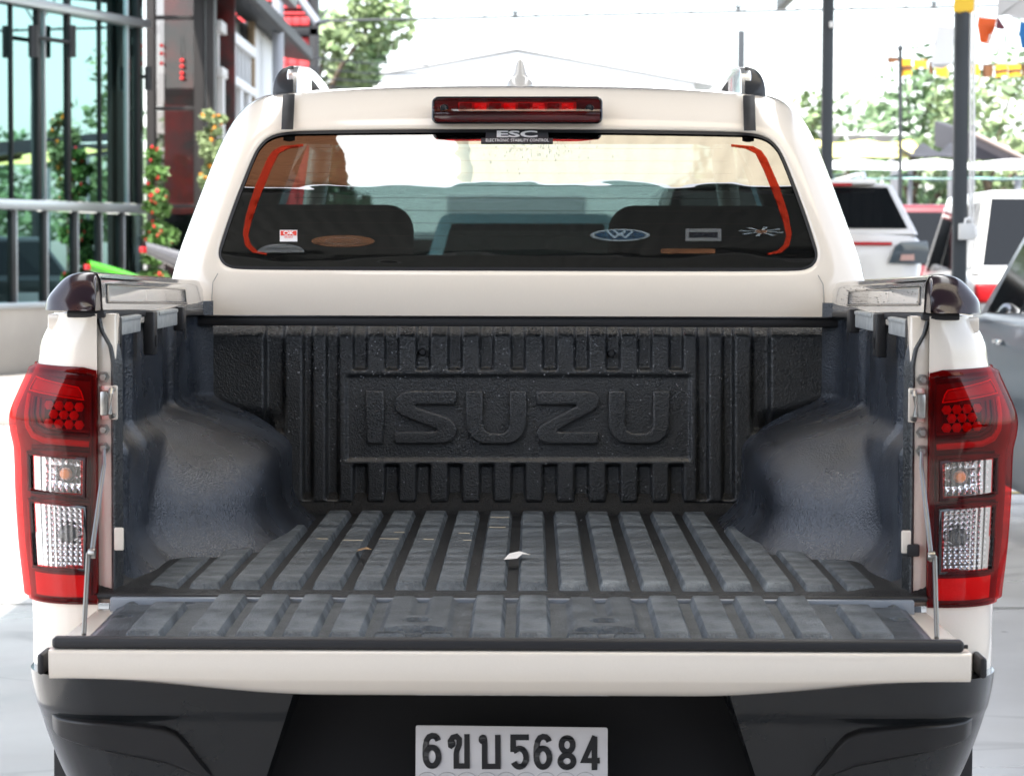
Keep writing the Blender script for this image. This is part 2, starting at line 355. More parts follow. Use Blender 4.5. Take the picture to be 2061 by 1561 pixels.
for sg in (-1, 1):
    def house_f(s, t): return bs_pt(s * .78, lerp(Zv(1219, 0), Zv(lerp(748, 735, min(1, s/.75)), .0), t), sg, .002 if s > .01 else -.03)
    def hskip(s, t):
        p = house_f(s, t); ax, z = abs(p.x), p.z
        for q in (IND, REV):
            (xa, za), (xb, zb) = lampXZ(*q[0]), lampXZ(*q[2])
            if xb + .001 < ax < xa - .001 and zb + .001 < z < za - .001 and p.y < .10: return True
        return False
    lamp = grid('tail_lamp', 60, 120, house_f, red_house, TRUCK, flip=sg < 0, skip=hskip)
    def lens_f(s, t):
        o = .014
        if s < .02: o = -.004
        if t < .012 or t > .988: o = .006
        return bs_pt(max(0, s - .02) * .80, lerp(Zv(1218, 0), Zv(lerp(749, 736, min(1, s/.75)), .0), t), sg, o)
    def lskip(s, t):
        p = lens_f(s, t); ax, z = abs(p.x), p.z
        if p.y > .10: return False
        for q in (IND, REV):
            (xa, za), (xb, zb) = lampXZ(*q[0]), lampXZ(*q[2])
            if xb + .004 < ax < xa - .004 and zb + .004 < z < za - .004: return True
        return False
    grid('red_lens', 46, 96, lens_f, red_lens, lamp, skip=lskip, flip=sg < 0)
    # light bar
    bar = [(50, 792), (54, 783), (66, 763), (162, 782), (168, 790), (172, 806)]
    lpatch('light_bar', [(66, 764), (163, 783), (171, 805), (52, 789)], sg, .0035, red_mid, lamp)
    lribbon('light_bar_rim', [(51, 791), (55, 781), (66, 763), (162, 782), (168, 791), (173, 807), (52, 790)], 2.6, sg, .0065, red_bright, lamp)
    lribbon('upper_shade', [(72, 750), (120, 757), (188, 763)], 15, sg, .003, red_dark, lamp)
    # C shaped guides
    for pts, wd, m_, nm in (([(52, 797), (50, 835), (53, 862), (66, 880), (92, 890), (184, 897)], 13, red_mid, 'light_guide'),
                            ([(67, 802), (65, 838), (72, 860), (95, 872), (184, 880)], 11, red_dark, 'dark_guide'),
                            ([(79, 804), (78, 838), (86, 855), (104, 864), (184, 871)], 8, red_house, 'inner_guide'),
                            ([(62, 905), (110, 904), (186, 908)], 12, red_dark, 'dark_band'), ([(58, 1003), (110, 1003), (186, 1010)], 11, red_dark, 'dark_band'),
                            ([(60, 1150), (186, 1152)], 8, red_dark, 'dark_band'), ([(62, 1211), (190, 1212)], 9, red_dark, 'dark_band'), ([(188, 760), (189, 1200)], 7, red_dark, 'dark_band')):
        lribbon(nm, pts, wd, sg, .003, m_, lamp)
    # honeycomb lamp
    lquad('honeycomb_bed', [(94, 806), (172, 812), (172, 868), (104, 862), (93, 845)], sg, -.0045, .0025, red_dark, lamp)
    for r_ in range(3):
        for c_ in range(4):
            u, v = 103 + c_*20.5 + (10 if r_ % 2 else 0), 818 + r_*18 + c_*1.2
            if u > 170: continue
            x, z = lampXZ(u, v); k = .0096
            lathe('honeycomb_cell', [(k, 0), (k*.93, -.003), (k*.45, -.0045), (0, -.005)], red_mid, lamp, n=6, axis='Y', c=(sg*x, surfY(x, z) - .006, z), ang=15)
    # clear windows
    for q, nm, nb in ((IND, 'indicator', 1), (REV, 'reverse_light', 2)):
        (xa, za), (xb, zb) = lampXZ(*q[0]), lampXZ(*q[2])
        lquad(nm + '_bezel', ringq(q, 6), sg, -.004, .016, red_dark if nb == 1 else gloss_black, lamp, holes=[q], bev=.001)
        nx, nz = (9, 4) if nb == 1 else (10, 11)
        def rf(i, j, q=q, nx=nx, nz=nz, nb=nb):
            u = lerp(lerp(q[0][0], q[1][0], i), lerp(q[3][0], q[2][0], i), j); v = lerp(lerp(q[0][1], q[1][1], i), lerp(q[3][1], q[2][1], i), j)
            x, z = lampXZ(u, v); d = .030 - .022*min(1, ((i-.62)**2 + (j-.5)**2) ** .5 * 1.2)
            bmp = .0036 * (abs(math.sin(i*nx*math.pi)) ** .7) * (abs(math.sin(j*nz*math.pi)) ** .7)
            return Vector((sg*x, max(0, surfY(x, z)) * .9 + d + bmp + .004, z))
        grid(nm + '_reflector', nx*6+1, nz*6+1, rf, mirror_m, lamp, flip=sg > 0, ang=80)
        cx, cz = lampXZ(lerp(q[0][0], q[1][0], .66), lerp(q[1][1], q[2][1], .42 if nb == 1 else .45)); s_ = .012
        lathe(nm + '_bulb', [(0, -.028), (s_*.7, -.025), (s_, -.016), (s_*.9, -.004), (s_*.6, .004)], amber if nb == 1 else clear_lens, lamp, n=18, axis='Y', c=(sg*cx, .026, cz))
        lathe(nm + '_socket', [(.0155, -.004), (.0165, 0), (.013, .004), (.013, .012), (0, .012)], mat('socket_grey', (.05, .05, .05), .4), lamp, n=18, axis='Y', c=(sg*cx, .022, cz))
        def lf(i, j, q=q):
            u = lerp(lerp(q[0][0], q[1][0], i), lerp(q[3][0], q[2][0], i), j); v = lerp(lerp(q[0][1], q[1][1], i), lerp(q[3][1], q[2][1], i), j)
            x, z = lampXZ(u, v); return Vector((sg*x, surfY(x, z) - .0135 + .0012*abs(math.sin(i*nx*math.pi)), z))
        grid(nm + '_lens', 61, 7, lf, clear_lens, lamp, flip=sg > 0, ang=80)
    lpatch('reflector', REF, sg, .004, red_refl, lamp)

# ---- rail caps -----------------------------------------------------------
cap_white = mat('cap_gloss_white', (.66, .63, .60), .10, .25, .6)
for sg in (-1, 1):
    # cross-section (x outward from inner face, z): swept along the rail; the end is a separate dark dome
    zt0, zb0 = Zv(549, 0), Zv(626, 0); H = zt0 - zb0
    prof = [(.735, zb0), (.738, zb0 + H*.75), (.744, zb0 + H*.94), (.752, zt0 - .002), (.765, zt0), (.790, zt0 - .004), (.805, zt0 - .014), (.822, zt0 - .034), (.833, zb0 + .022), (.836, zb0)]
    rows = []
    for y, k in ((.002, 1), (.02, 1), (.4, 1.01), (.9, 1.03), (1.40, 1.05), (1.47, 1.02), (1.495, .9)):
        rows.append([Vector((sg*(.735 + (x - .735)), y, zb0 + (z - zb0)*k - .0205*y)) for x, z in prof])
    n = len(prof); vs_ = [p for r_ in rows for p in r_]; fs_ = []
    for j in range(len(rows)-1):
        for i in range(n-1):
            q = (j*n+i, j*n+i+1, (j+1)*n+i+1, (j+1)*n+i); fs_.append(q if sg > 0 else q[::-1])
    fs_.append(tuple((len(rows)-1)*n + i for i in range(n)))
    cap = mesh('rail_cap', vs_, fs_, cap_white, TRUCK, 30)
    # rounded smoked end
    prof2 = []
    N = 12; rows = []
    for j in range(N+1):
        a = j / N * math.pi / 2; y = .003 - .075*math.sin(a); k = max(.03, math.cos(a))**.75
        rows.append([Vector((sg*(.737 + (x - .735)*lerp(k, 1, .12*math.cos(a))), y*(1 - .25*(z - zb0)/H), zb0 + (z - zb0)*k)) for x, z in prof])
    vs_ = [p for r_ in rows for p in r_]; fs_ = []
    for j in range(N):
        for i in range(n-1):
            q = (j*n+i, j*n+i+1, (j+1)*n+i+1, (j+1)*n+i); fs_.append(q[::-1] if sg > 0 else q)
    ec = mesh('end_cap', vs_, fs_, chrome_d, cap, 180); md = ec.modifiers.new('smooth', 'SUBSURF'); md.levels = 2; md.render_levels = 2
    # embossed frame on the inner face
    def imap(a, b, t, sg=sg): return Vector((sg*(.7345 + .006*(b - zb0)/H - t), a, b - .0205*a))
    fr = rrect(.05, zb0 + .012, 1.18, zb0 + H*.70, .004, 2); fi = rrect(.075, zb0 + .0155, 1.165, zb0 + H*.64, .004, 2)
    plate('cap_frame', [fr, fi], imap, .002, gloss_black, cap, .0005)
    plate('cap_panel', [fi], lambda a, b, t, sg=sg: Vector((sg*(.7345 + .006*(b - zb0)/H - t), a, b - .0205*a)), .0012, cap_white, cap, .0004)
    plate('cap_seam', [rrect(.0, zb0 + H*.80, 1.1, zb0 + H*.845, .001, 2)], imap, .001, gloss_black, cap)
    box('cap_skirt', (sg*.766, .73, zb0 - .0075 - .0205*.73), (.068, 1.46, .013), rubber_m, cap, .003, 2, Matrix.Rotation(-.0205, 3, 'X'))
    if sg > 0:
        rnd = random.Random(4); bm = bmesh.new()
        for _ in range(110):
            y = rnd.random()*1.3; b = zb0 + .008 + rnd.random()*H*.7; r_ = rnd.uniform(.0008, .0024)
            add_box(bm, imap(y, b, .0022), (.0004, r_*3, r_), 0)
        sp = bm_obj('dirt_specks', bm, rubber_m, cap); sp['kind'] = 'stuff'
    # clamp brackets under the rail
    for y0, y1, d in ((.10, .38, .034), (.62, .92, .036)):
        br = box2('rail_bracket', sg*.722, sg*.737, y0, y1, zb0 - .016 - d, zb0 - .016, grey_m, TRUCK, .003)
        box2('bracket_lip', sg*.719, sg*.7225, y0 + .01, y1 - .01, zb0 - .024, zb0 - .017, grey_m, br, .001)
    for y0, h_ in ((.055, .07), (.52, .085), (.97, .05)):
        br = box2('clamp_post', sg*.716, sg*.738, y0, y0 + .05, zb0 - .016 - h_, zb0 - .014, black_m, TRUCK, .004)
        plate('clamp_slot', [rrect(y0 + .017, zb0 - .085, y0 + .033, zb0 - .062, .004, 3)], lambda a, b, t, sg=sg: Vector((sg*(.7155 - t), a, b)), .001, dark_in, br)

# ---- bed liner -----------------------------------------------------------
YF = 1.50                                       # front wall of the bed
LW = .757
liner = None
def soft(x, a, b, e): return sst(a - e, a + e, x) * (1 - sst(b - e, b + e, x))
def wall_h(u, v):
    h = 0.0
    for a, b in ((610, 628), (657, 681), (1404, 1425), (1455, 1477)): h -= .018 * soft(u, a, b, 4) * soft(v, 640, 1005, 4)
    for a, b in ((533, 571), (1514, 1549)): h -= .022 * soft(u, a, b, 5) * soft(v, 640, 868, 6)
    if 690 < u < 1395:
        k = (u - 711) % 63.7; k0 = soft(k, 0, 27, 3.0) if u < 1390 else 0
        k0 = max(k0, soft(k - 63.7, 0, 27, 3.0)) if u > 704 else k0
        h -= .018 * k0 * (soft(v, 640, 743, 3.5) + soft(v, 936, 1012, 3.5))
    h -= .0075 * soft(u, 697, 1389, 3.5) * soft(v, 756, 925, 3.5)
    # outer blocks: lower edge curls under above the wheel arches
    d = 535 - u if u < 1000 else u - 1547
    if d > -30:
        yb = 832 - 26 * sst(0, 150, d) ; h -= .03 * sst(yb - 14, yb + 30, v) * sst(-30, 10, d)
        h -= .03 * sst(128, 152, d)
    h -= .030 * (1 - sst(652, 684, v))**1.5          # rolled top edge
    h -= .014 * sst(1006, 1022, v)              # tucked foot
    return h
def wall_f(i, j):
    u, v = lerp(382, 1698, i), lerp(1036, 652, j); p = P(u, v, Y=YF); return Vector((p.x, YF - wall_h(u, v), p.z))
liner = grid('bed_liner', 440, 128, wall_f, liner_m, TRUCK, ang=180)
# moulded letters on the front wall
def wmap(off): return lambda a, b, t: (lambda p: Vector((p.x, YF + .0075 - off - t, p.z)))(P(a, -b, Y=YF))
def cr7(pts, ox): return [(ox + x*.33966, -(600 + y*.33967)) for x, y in pts]
S_ = [(1672, 548), (1672, 628), (1440, 628), (1425, 634), (1432, 644), (1620, 705), (1655, 732), (1676, 775), (1672, 815), (1650, 845), (1600, 860), (1310, 860), (1310, 790), (1545, 790), (1562, 782), (1552, 772), (1345, 695), (1315, 665), (1307, 630), (1318, 590), (1350, 560), (1400, 548)]
Z_ = [(235, 550), (540, 550), (580, 560), (604, 588), (606, 620), (594, 648), (570, 666), (362, 778), (358, 788), (372, 792), (598, 792), (598, 862), (295, 862), (258, 850), (238, 822), (237, 786), (256, 756), (280, 740), (470, 640), (474, 632), (460, 630), (235, 630)]
def U_(x0, x1, t=96): return [(x0, 550), (x0 + t, 550), (x0 + t, 740)] + [(x, y) for x, y in arc(x0 + t + 55, 740, 55, 60, 180, 90, 6)][1:] + [(x, y) for x, y in arc(x1 - t - 55, 740, 55, 60, 90, 0, 6)] + [(x1 - t, 550), (x1, 550), (x1, 745)] + arc(x1 - 115, 745, 115, 117, 0, 90, 8)[1:] + arc(x0 + 115, 745, 115, 117, 90, 180, 8)
for ch, pts, ox in (('I', [(1140, 548), (1243, 548), (1243, 860), (1140, 860)], 350), ('S', S_, 350), ('U', U_(1733, 2087), 350), ('Z', Z_, 1000), ('U', U_(663, 1022), 1000)):
    plate('letter', [cr7(pts, ox)], lambda a, b, t: wmap(0)(a, b, t * .0135 / 30), 30, liner_m, liner, bev=4.5, ang=60)
for u, v in ((850, 709), (1231, 712)):
    p = P(u, v, Y=YF); lathe('rivet', [(0, -.008), (.006, -.0075), (.009, -.004), (.009, .012)], black_m, liner, n=16, axis='Y', c=(p.x, YF + .013, p.z))
# top rail strip over the front wall
zt, zb = Zv(637.5, 1.49), Zv(657, 1.46)
bm = bmesh.new(); add_box(bm, (0, 1.482, (zt + zb)/2), (1.50, .05, zt - zb), .004)
bm_obj('front_rail_strip', bm, rubber_m, TRUCK)
box2('rail_bead', -.752, .752, 1.452, 1.462, zt - .002, zt + .003, gloss_black, TRUCK, .002)
# floor sheet and ribs
def floor_f(i, j):
    x, y = lerp(-.75, .75, i), lerp(-.012, YF + .02, j); z = BF - .012
    z -= .010 * (1 - sst(-.012, .03, y)); z += .006*(sst(.60, .66, abs(x)))
    z += .10 * (max(0, abs(x) - .70)/.05) ** 2 * sst(.0, .08, y) + .05 * max(0, (y - 1.46)/.06) ** 2
    return Vector((x, y, z))
grid('floor_sheet', 160, 90, floor_f, mat('floor_plastic', (.009, .010, .012), .42, spec=.25, bump=(220, .6, 'leather'), var=(9, .25, (.016, .017, .018))), liner, ang=180)
def rib_mesh(name, wt, wb, h, y0, y1, slope0=.014, slope1=.03, seed=0):
    rnd = random.Random(seed); cs = [(-wb/2, 0), (-wt/2 - .0025, h*.80), (-wt/2 - .0008, h*.96), (-wt/2 + .0022, h), (wt/2 - .0022, h), (wt/2 + .0008, h*.96), (wt/2 + .0025, h*.80), (wb/2, 0)]
    ys = [(y0, .0, 1.05), (y0 + slope0*.75, .78, 1.0), (y0 + slope0, .95, .985), (y0 + slope0*1.5, 1, .98)] + [(lerp(y0 + slope0*1.8, y1 - slope1*1.4, k/8), 1, 1 + rnd.uniform(-.006, .006)) for k in range(9)] + [(y1 - slope1, 1, 1), (y1 - slope1*.3, .7, 1), (y1, 0, 1)]
    vs_, fs_ = [], []; n = len(cs)
    for y, kz, kx in ys: vs_ += [(x*kx, y, z*kz) for x, z in cs]
    for j in range(len(ys)-1):
        for i in range(n-1): a = j*n+i; fs_.append((a, a+1, a+n+1, a+n))
    me = bpy.data.meshes.new(name); me.from_pydata(vs_, [], [f[::-1] for f in fs_]); me.update(); return me
rm_long = rib_mesh('rib', .042, .055, .0155, .045, 1.435)
for k in range(9):
    for sg in (-1, 1):
        x = sg*(.0374 + .0748*k)
        if k < 7: me = rm_long if k < 6 else rib_mesh('rib', .042, .055, .0155, .045, 1.10)
        elif k == 7: me = rib_mesh('rib', .045, .056, .0115, .05, .86, slope1=.25)
        else: me = rib_mesh('rib', .045, .056, .010, .05, .58, slope1=.3)
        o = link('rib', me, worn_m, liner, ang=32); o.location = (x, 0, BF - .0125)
# floor end lip
bm = bmesh.new(); add_tube(bm, [(-.745, -.008, BF - .018), (-.3, -.010, BF - .020), (0, -.009, BF - .021), (.4, -.010, BF - .020), (.745, -.008, BF - .018)], .0055, 8)
bm_obj('floor_lip', bm, rubber_m, liner, 60)
# side walls with upright ribs, rear flange lip, wheel arches
for sg in (-1, 1):
    zt_ = Zv(632, .0) - .005
    def sw(y, z, sg=sg):
        x = .735 + .022*sst(.02, .5, y)
        for a, b in ((.10, .20), (.30, .50), (.95, 1.12)): x += .014*soft(y, a, b, .012)*soft(z, .90 if a > .15 else .78, 2, .03)
        x -= .05*sst(1.40, 1.52, y)**2
        x -= .022*(1 - sst(.90, .95, z))*sst(.06, .16, y)
        t = max(0, z - BF + .03)/.268
        s_ = max(0, 1.14 - y)/.60
        x -= .218*(.72*sst(-.36, .66, 1 - t**2.5 - s_**2.2) + .28*sst(-.24, .62, 1 - t**2.6)*sst(.30, 1.06, y))*(1 - .35*sst(1.36, 1.5, y))
        x -= .055*(max(0, 1 - (z - BF + .012)/.085))**2*sst(.04, .35, y)
        return Vector((sg*x, y, z))
    ZM = 1.0
    grid('wheel_arch', 150, 70, lambda i, j: sw(lerp(.14, YF, i), lerp(BF - .012, ZM, j)), arch_m, liner, ang=180, flip=sg > 0)
    grid('side_wall', 140, 30, lambda i, j: sw(lerp(.03, YF, i), lerp(ZM, zt_, j)), arch_m, liner, ang=180, flip=sg > 0)
    grid('side_wall', 14, 60, lambda i, j: sw(lerp(.03, .14, i), lerp(BF - .012, ZM, j)), arch_m, liner, ang=180, flip=sg > 0)
    # flange: dog-legged rubbery edge along the jamb
    pts = [(905.0-0, 0)]
    edge = [(820, 650), (812, 668), (800, 690), (796, 720), (794, 1000), (793, 1090), (793, 1180)]
    def fl(i, j, sg=sg):
        v = lerp(642, 1192, j); h = itp(v, [(642, 826), (668, 820), (700, 802), (730, 797), (1192, 794)])
        xi = Xh(h, v, .03); xo_ = xi + .012 - .020*i; return Vector((sg*xo_, .022 + .05*max(0, i - .55)**1.2 - .012*math.sin(min(1, i*1.4)*math.pi), Zv(v, .03)))
    grid('liner_flange', 10, 60, fl, liner_m, liner, ang=80, flip=sg > 0)
# water drops on the front wall, pale cream marks on the ribs
drop_m = mat('water_drop', (.25, .26, .28), .03, 0, 1.0, 1.0)
rnd = random.Random(15); bm = bmesh.new()
for _ in range(420):
    u, v = rnd.uniform(560, 1520), rnd.choice((rnd.uniform(662, 760), rnd.uniform(760, 1005))); p = P(u, v, Y=YF)
    ico(bm, (p.x, YF - wall_h(u, v) - .0003, p.z), rnd.uniform(.0007, .0019), 1, (1, .6, 1.2))
for _ in range(160):
    ico(bm, (rnd.uniform(-.55, .55), rnd.uniform(.04, 1.35), BF - .0115), rnd.uniform(.0008, .002), 1, (1, 1, .5))
sp = bm_obj('water_drops', bm, drop_m, liner); sp['kind'] = 'stuff'
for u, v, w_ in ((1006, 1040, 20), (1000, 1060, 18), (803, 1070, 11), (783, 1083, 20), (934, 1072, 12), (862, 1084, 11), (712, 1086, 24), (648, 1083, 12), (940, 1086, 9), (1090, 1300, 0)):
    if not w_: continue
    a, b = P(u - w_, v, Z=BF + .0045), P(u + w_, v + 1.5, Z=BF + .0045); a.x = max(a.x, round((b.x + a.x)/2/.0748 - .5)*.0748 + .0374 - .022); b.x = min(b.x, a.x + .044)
    plate('cream_mark', [[(a.x, a.y), (b.x, a.y - .004), (b.x - .003, a.y + .010), (lerp(a.x, b.x, .5), a.y + .007), (a.x + .004, a.y + .011)]], lambda x, y, t: Vector((x, y, BF + .0033 + t)), .0006, mat('mark_cream', (.50, .44, .33), .7), liner)
# litter on the bed floor
p = P(1037, 1122, Z=BF + .006)
lf = thing('white_scrap', 'small torn white scrap lying in a groove of the bed floor', 'scrap', p)
rnd = random.Random(3)
mesh('paper', [p + Vector((-.022, -.03, 0)), p + Vector((.004, -.045, .004)), p + Vector((.014, -.004, .008)), p + Vector((.03, .02, .004)), p + Vector((.008, .03, .010)), p + Vector((-.012, .022, .006))], [(0, 1, 2), (0, 2, 4, 5), (2, 3, 4)], mat('scrap_white', (.75, .73, .7), .7), lf, 0)
p = P(733, 1108, Z=BF + .005)
lf = thing('dry_leaf', 'small curled tan dry leaf lying on the bed floor', 'leaf', p)
mesh('blade', [p + Vector(q) for q in ((-.014, -.01, 0), (.002, -.016, .005), (.016, 0, .003), (.004, .018, .006), (-.012, .012, .002))], [(0, 1, 2, 3, 4)], mat('leaf_tan', (.32, .20, .10), .8), lf, 0)

# ---- tailgate ------------------------------------------------------------
GW = .7455; GY = -.503; GT = Zv(1311, GY)
secs = []
NS = 41
for i in range(NS):
    x = lerp(-GW, GW, i/(NS-1)); ax = abs(x)
    zl = Zv(lerp(1406, 1374, sst(.30, .735, ax)), GY); zm = Zv(1372 - 6*sst(.4, .74, ax), GY)
    zm = max(zm, zl + .003)
    r_ = .004
    secs.append([(x, .0, GT), (x, GY + .006, GT), (x, GY + .0015, GT - .0025), (x, GY, GT - .006), (x, GY + .001, (GT + zm)/2), (x, GY + .004, zm + .003), (x, GY + .010, zm - .003), (x, GY + .022, lerp(zm, zl, .6)), (x, GY + .040, zl), (x, GY + .08, zl - .008), (x, -.02, zl - .01), (x, 0, zl + .01)])
n = len(secs[0]); vs_ = [q for s_ in secs for q in s_]; fs_ = []
for j in range(NS-1):
    for i in range(n): a = j*n+i; b = j*n+(i+1) % n; fs_.append((a, b, b+n, a+n))
fs_.append(tuple(range(n))); fs_.append(tuple((NS-1)*n + i for i in range(n))[::-1])
gate = mesh('tailgate', vs_, [f[::-1] for f in fs_], paint, TRUCK, 40)
GL = Zv(1203, .0) - .004                         # liner surface level
g_out = lambda y: lerp(Xh(793, 1203, -.02), Xh(872, 1288, -.47), (y + .02)/(-.45))
PADS = (-.158, .158)
HC = [(P(838, 1262, Z=GL + .006), .049), (P(1208, 1262, Z=GL + .006), .049)]
hy = HC[0][0].y; hy2 = P(838, 1247, Z=GL + .006).y
def gate_f(i, j):
    y = lerp(-.012, GY + .028, j); x = lerp(-1, 1, i)*g_out(y); z = GL
    for sx in PADS:
        z += .011 * soft(x, sx - .056, sx + .056, .005) * soft(y, hy - .052, -.022, .006)
        z -= .011 * soft(x, sx - .012, sx + .012, .004) * soft(y, hy2 + .07, 0, .008)
        e = ((x - sx)/.050)**2 + ((y - hy)/.042)**2; z -= .036 * (1 - sst(.70, 1.02, e))
        e = ((x - sx)/.020)**2 + ((y - hy2 - .012)/.024)**2; z -= .026 * (1 - sst(.7, 1.02, e))
    for sx in (-1, 1):
        e = ((x - sx*.645)/.038)**2 + ((y + .045)/.022)**2; z -= .018*(1 - sst(.5, 1.1, e))
        e = ((x - sx*.585)/.017)**2 + ((y + .05)/.015)**2; z -= .016*(1 - sst(.5, 1.1, e))
        e = ((x - sx*.672)/.016)**2 + ((y + .20)/.016)**2; z -= .014*(1 - sst(.5, 1.1, e))
    z -= .012 * sst(.965, 1.0, abs(lerp(-1, 1, i))) - .0196*y
    return Vector((x, y, z))
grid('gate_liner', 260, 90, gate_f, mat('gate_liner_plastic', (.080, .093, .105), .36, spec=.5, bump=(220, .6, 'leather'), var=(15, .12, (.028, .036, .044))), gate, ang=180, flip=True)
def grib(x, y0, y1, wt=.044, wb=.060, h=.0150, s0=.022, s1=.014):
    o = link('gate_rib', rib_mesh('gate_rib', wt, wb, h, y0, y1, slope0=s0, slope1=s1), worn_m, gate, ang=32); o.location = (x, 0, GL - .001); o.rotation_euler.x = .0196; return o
for k in range(8):
    for sg in (-1, 1):
        x = sg*(.0385 + .077*k)
        if k in (1, 2):
            xs = sg*(.158 + (-.0385 if k == 1 else .0385))
            grib(xs, GY + .035, hy - .040, s0=.016, s1=.008)
        elif k == 7: grib(sg*.60, GY + .035, -.11, .05, .062)
        else: grib(x, GY + .035, -.015)
box2('edge_seal', -Xh(924, 1296, GY), Xh(916, 1296, GY), GY + .004, GY + .034, GT + .001, Zv(1287, GY), rubber_m, gate, .006, 3)
box2('hinge_strip', -.72, .72, -.030, -.012, GL - .02, GL + .006, mat('hinge_grey', (.20, .22, .25), .35), gate, .003)
tube('seal_tip', [(Xh(914, 1296, GY), GY + .018, GL - .010), (Xh(925, 1296, GY), GY + .018, GL - .010)], .0035, rubber_m, gate)

# ---- bumper, plate, underbody ------------------------------------------
BY = -.075
def bump_f(sg):
    def f(i, j):
        t = j; v = lerp(1352, 1478, t); vb = lerp(1400, 1561, t)
        hin = lerp(440, 470, t)
        zt_ = Zv(1352, .0) ; zb_ = Zv(1600, .0)
        z = lerp(zt_, zb_, t); xin = lerp(.378, .452, t)
        o = lerp(.880, .815, t**1.6); e = o - .13
        if i < .62: s = i/.62; x, y = lerp(xin, e, s), BY + .018*(1-t)*0 + .03*t - .010*math.sin(s*math.pi*.5)
        elif i < .85: a = (i-.62)/.23*math.pi/2; x, y = e + .13*math.sin(a), BY + .03*t - .010 + .17*(1 - math.cos(a))
        else: x, y = o, BY + .03*t - .01 + .17 + (i-.85)/.15*.35
        y += .012*math.exp(-((t - .30)/.05)**2)*0 + .010*sst(.28, .36, t)
        return Vector((sg*x, y, z))
    return f
def bumpY(ax, z):
    zt_, zb_ = Zv(1352, .0), Zv(1600, .0); t = min(1, max(0, (zt_ - z)/(zt_ - zb_))); o = lerp(.880, .815, t**1.6); e = o - .13
    y = BY + .03*t - .010 + .010*sst(.28, .36, t)
    if ax > e: k = min(1, (ax - e)/.13); y += .17*(1 - math.sqrt(1 - k*k))
    return y
bumper = box2('rear_bumper', -.56, .56, .02, .10, .24, .50, dark_in, TRUCK, .01)
for sg in (-1, 1):
    grid('bumper_corner', 60, 36, bump_f(sg), bump_m, bumper, ang=180, flip=sg > 0)
    # inner return of the corner piece
    f = bump_f(sg)
    grid('bumper_return', 3, 30, lambda i, j: f(0, j) + Vector((-sg*.012*i, .11*i, 0)), bump_m, bumper, ang=60, flip=sg < 0)
    grid('bumper_ledge', 40, 3, lambda i, j: (lambda q: Vector((q.x*(1 - .03*j), q.y + .07*j, q.z + .002*j)))(f(i*.85, 0)), bump_m, bumper, ang=60, flip=sg > 0)
    def trimf(i, j, sg=sg):
        u = lerp(85, 425, i); vt = itp(u, [(85, 1449), (200, 1452), (325, 1464), (352, 1476), (372, 1500), (425, 1575)]); vb = itp(u, [(85, 1482), (95, 1492), (110, 1500), (330, 1545), (425, 1582)])
        v = lerp(vb, vt, j); a, b = Xh(1026 - u, v, BY), Zv(v, BY); k = min(i*14, (1-i)*14, j*7, (1-j)*7, 1); return Vector((sg*a, bumpY(a, b) + .004 - .018*math.sin(k*math.pi/2), b))
    grid('bumper_trim', 60, 22, trimf, mat('trim_black', (.012, .012, .013), .38), bumper, ang=60, flip=sg > 0)
    box2('bumper_end_block', sg*Xh(940, 1330, -.05), sg*Xh(955, 1330, -.05), -.06, .10, Zv(1360, -.05), Zv(1318, -.05), black_m, bumper, .006)
    flap = box2('mud_flap', sg*Xh(925, 1540, .3), sg*.56, .30, .312, .16, .44, rubber_m, TRUCK, .004)
    pq = P(190 if sg < 0 else 1890, 1548, Y=.298); lathe('flap_screw', [(0, -.004), (.007, -.003), (.009, 0), (.009, .003)], steel, flap, n=12, axis='Y', c=(pq.x, .298, pq.z))
# licence plate
PY = -.055
plate_m = mat('plate_white', (.60, .59, .61), .32, 0, .2)
pp = [(837, 1458), (1223, 1463), (1223, 1633), (836, 1630)]
def pmap(off): return lambda a, b, t: (lambda p: Vector((p.x, PY - off - t, p.z)))(P(a, -b, Y=PY))
def rq(pts, r=4):
    out = []
    for i, p_ in enumerate(pts):
        a, b = Vector(pts[i-1]), Vector(pts[(i+1) % len(pts)]); p_ = Vector(p_)
        for d in ((a - p_).normalized()*r, (a - p_).normalized()*r*.3 + (b - p_).normalized()*r*.3, (b - p_).normalized()*r): out.append(tuple(p_ + d))
    return out
lic = plate('licence_plate', [[(u, -v) for u, v in rq(pp)]], lambda a, b, t: pmap(0)(a, b, t*.002/10), 10, plate_m, TRUCK, .0)
char_m = mat('plate_black', (.012, .012, .014), .35)
def pc(pts): return [(820 + x*.20378, -(1440 + y*.2037)) for x, y in pts]
W = 57*.2038
def glyph(parts):
    """join the strokes of one character into one mesh"""
    bm = bmesh.new()
    for i, lp in enumerate(parts):
        o = plate('character', lp, lambda a, b, t, i=i: pmap(.0021 + .0002*i)(a, b, t*.0012/10), 10, char_m, None)
        bm.from_mesh(o.data); me = o.data; bpy.data.objects.remove(o); bpy.data.meshes.remove(me)
    return bm_obj('plate_character', bm, char_m, lic, 40)
def six(x, y): return [stroke(pc([(x+62, y-158), (x+50, y-185), (x+28, y-203), (x, y-207), (x-30, y-195), (x-52, y-160), (x-64, y-100), (x-66, y-20), (x-62, y+20)]), W), stroke(pc(ell(x, y, 64, 92)), W, True)]
glyph(six(243, 398)); glyph(six(1338, 408))
glyph([stroke(pc([(452, 300), (428, 288), (424, 245), (448, 208), (485, 198), (512, 225), (512, 280), (488, 335), (482, 370), (482, 490), (588, 490), (588, 176)]), W*.95), [pc(ell(440, 270, 36, 42))]])
glyph([stroke(pc([(762, 225), (762, 494), (893, 494), (893, 182)]), W*.95), [pc(ell(745, 228, 42, 48))]])
glyph([stroke(pc([(1200, 207), (1044, 207), (1044, 352)]), W), stroke(pc([(1046, 345)] + arc(1106, 408, 66, 90, -125, 150, 18)), W)])
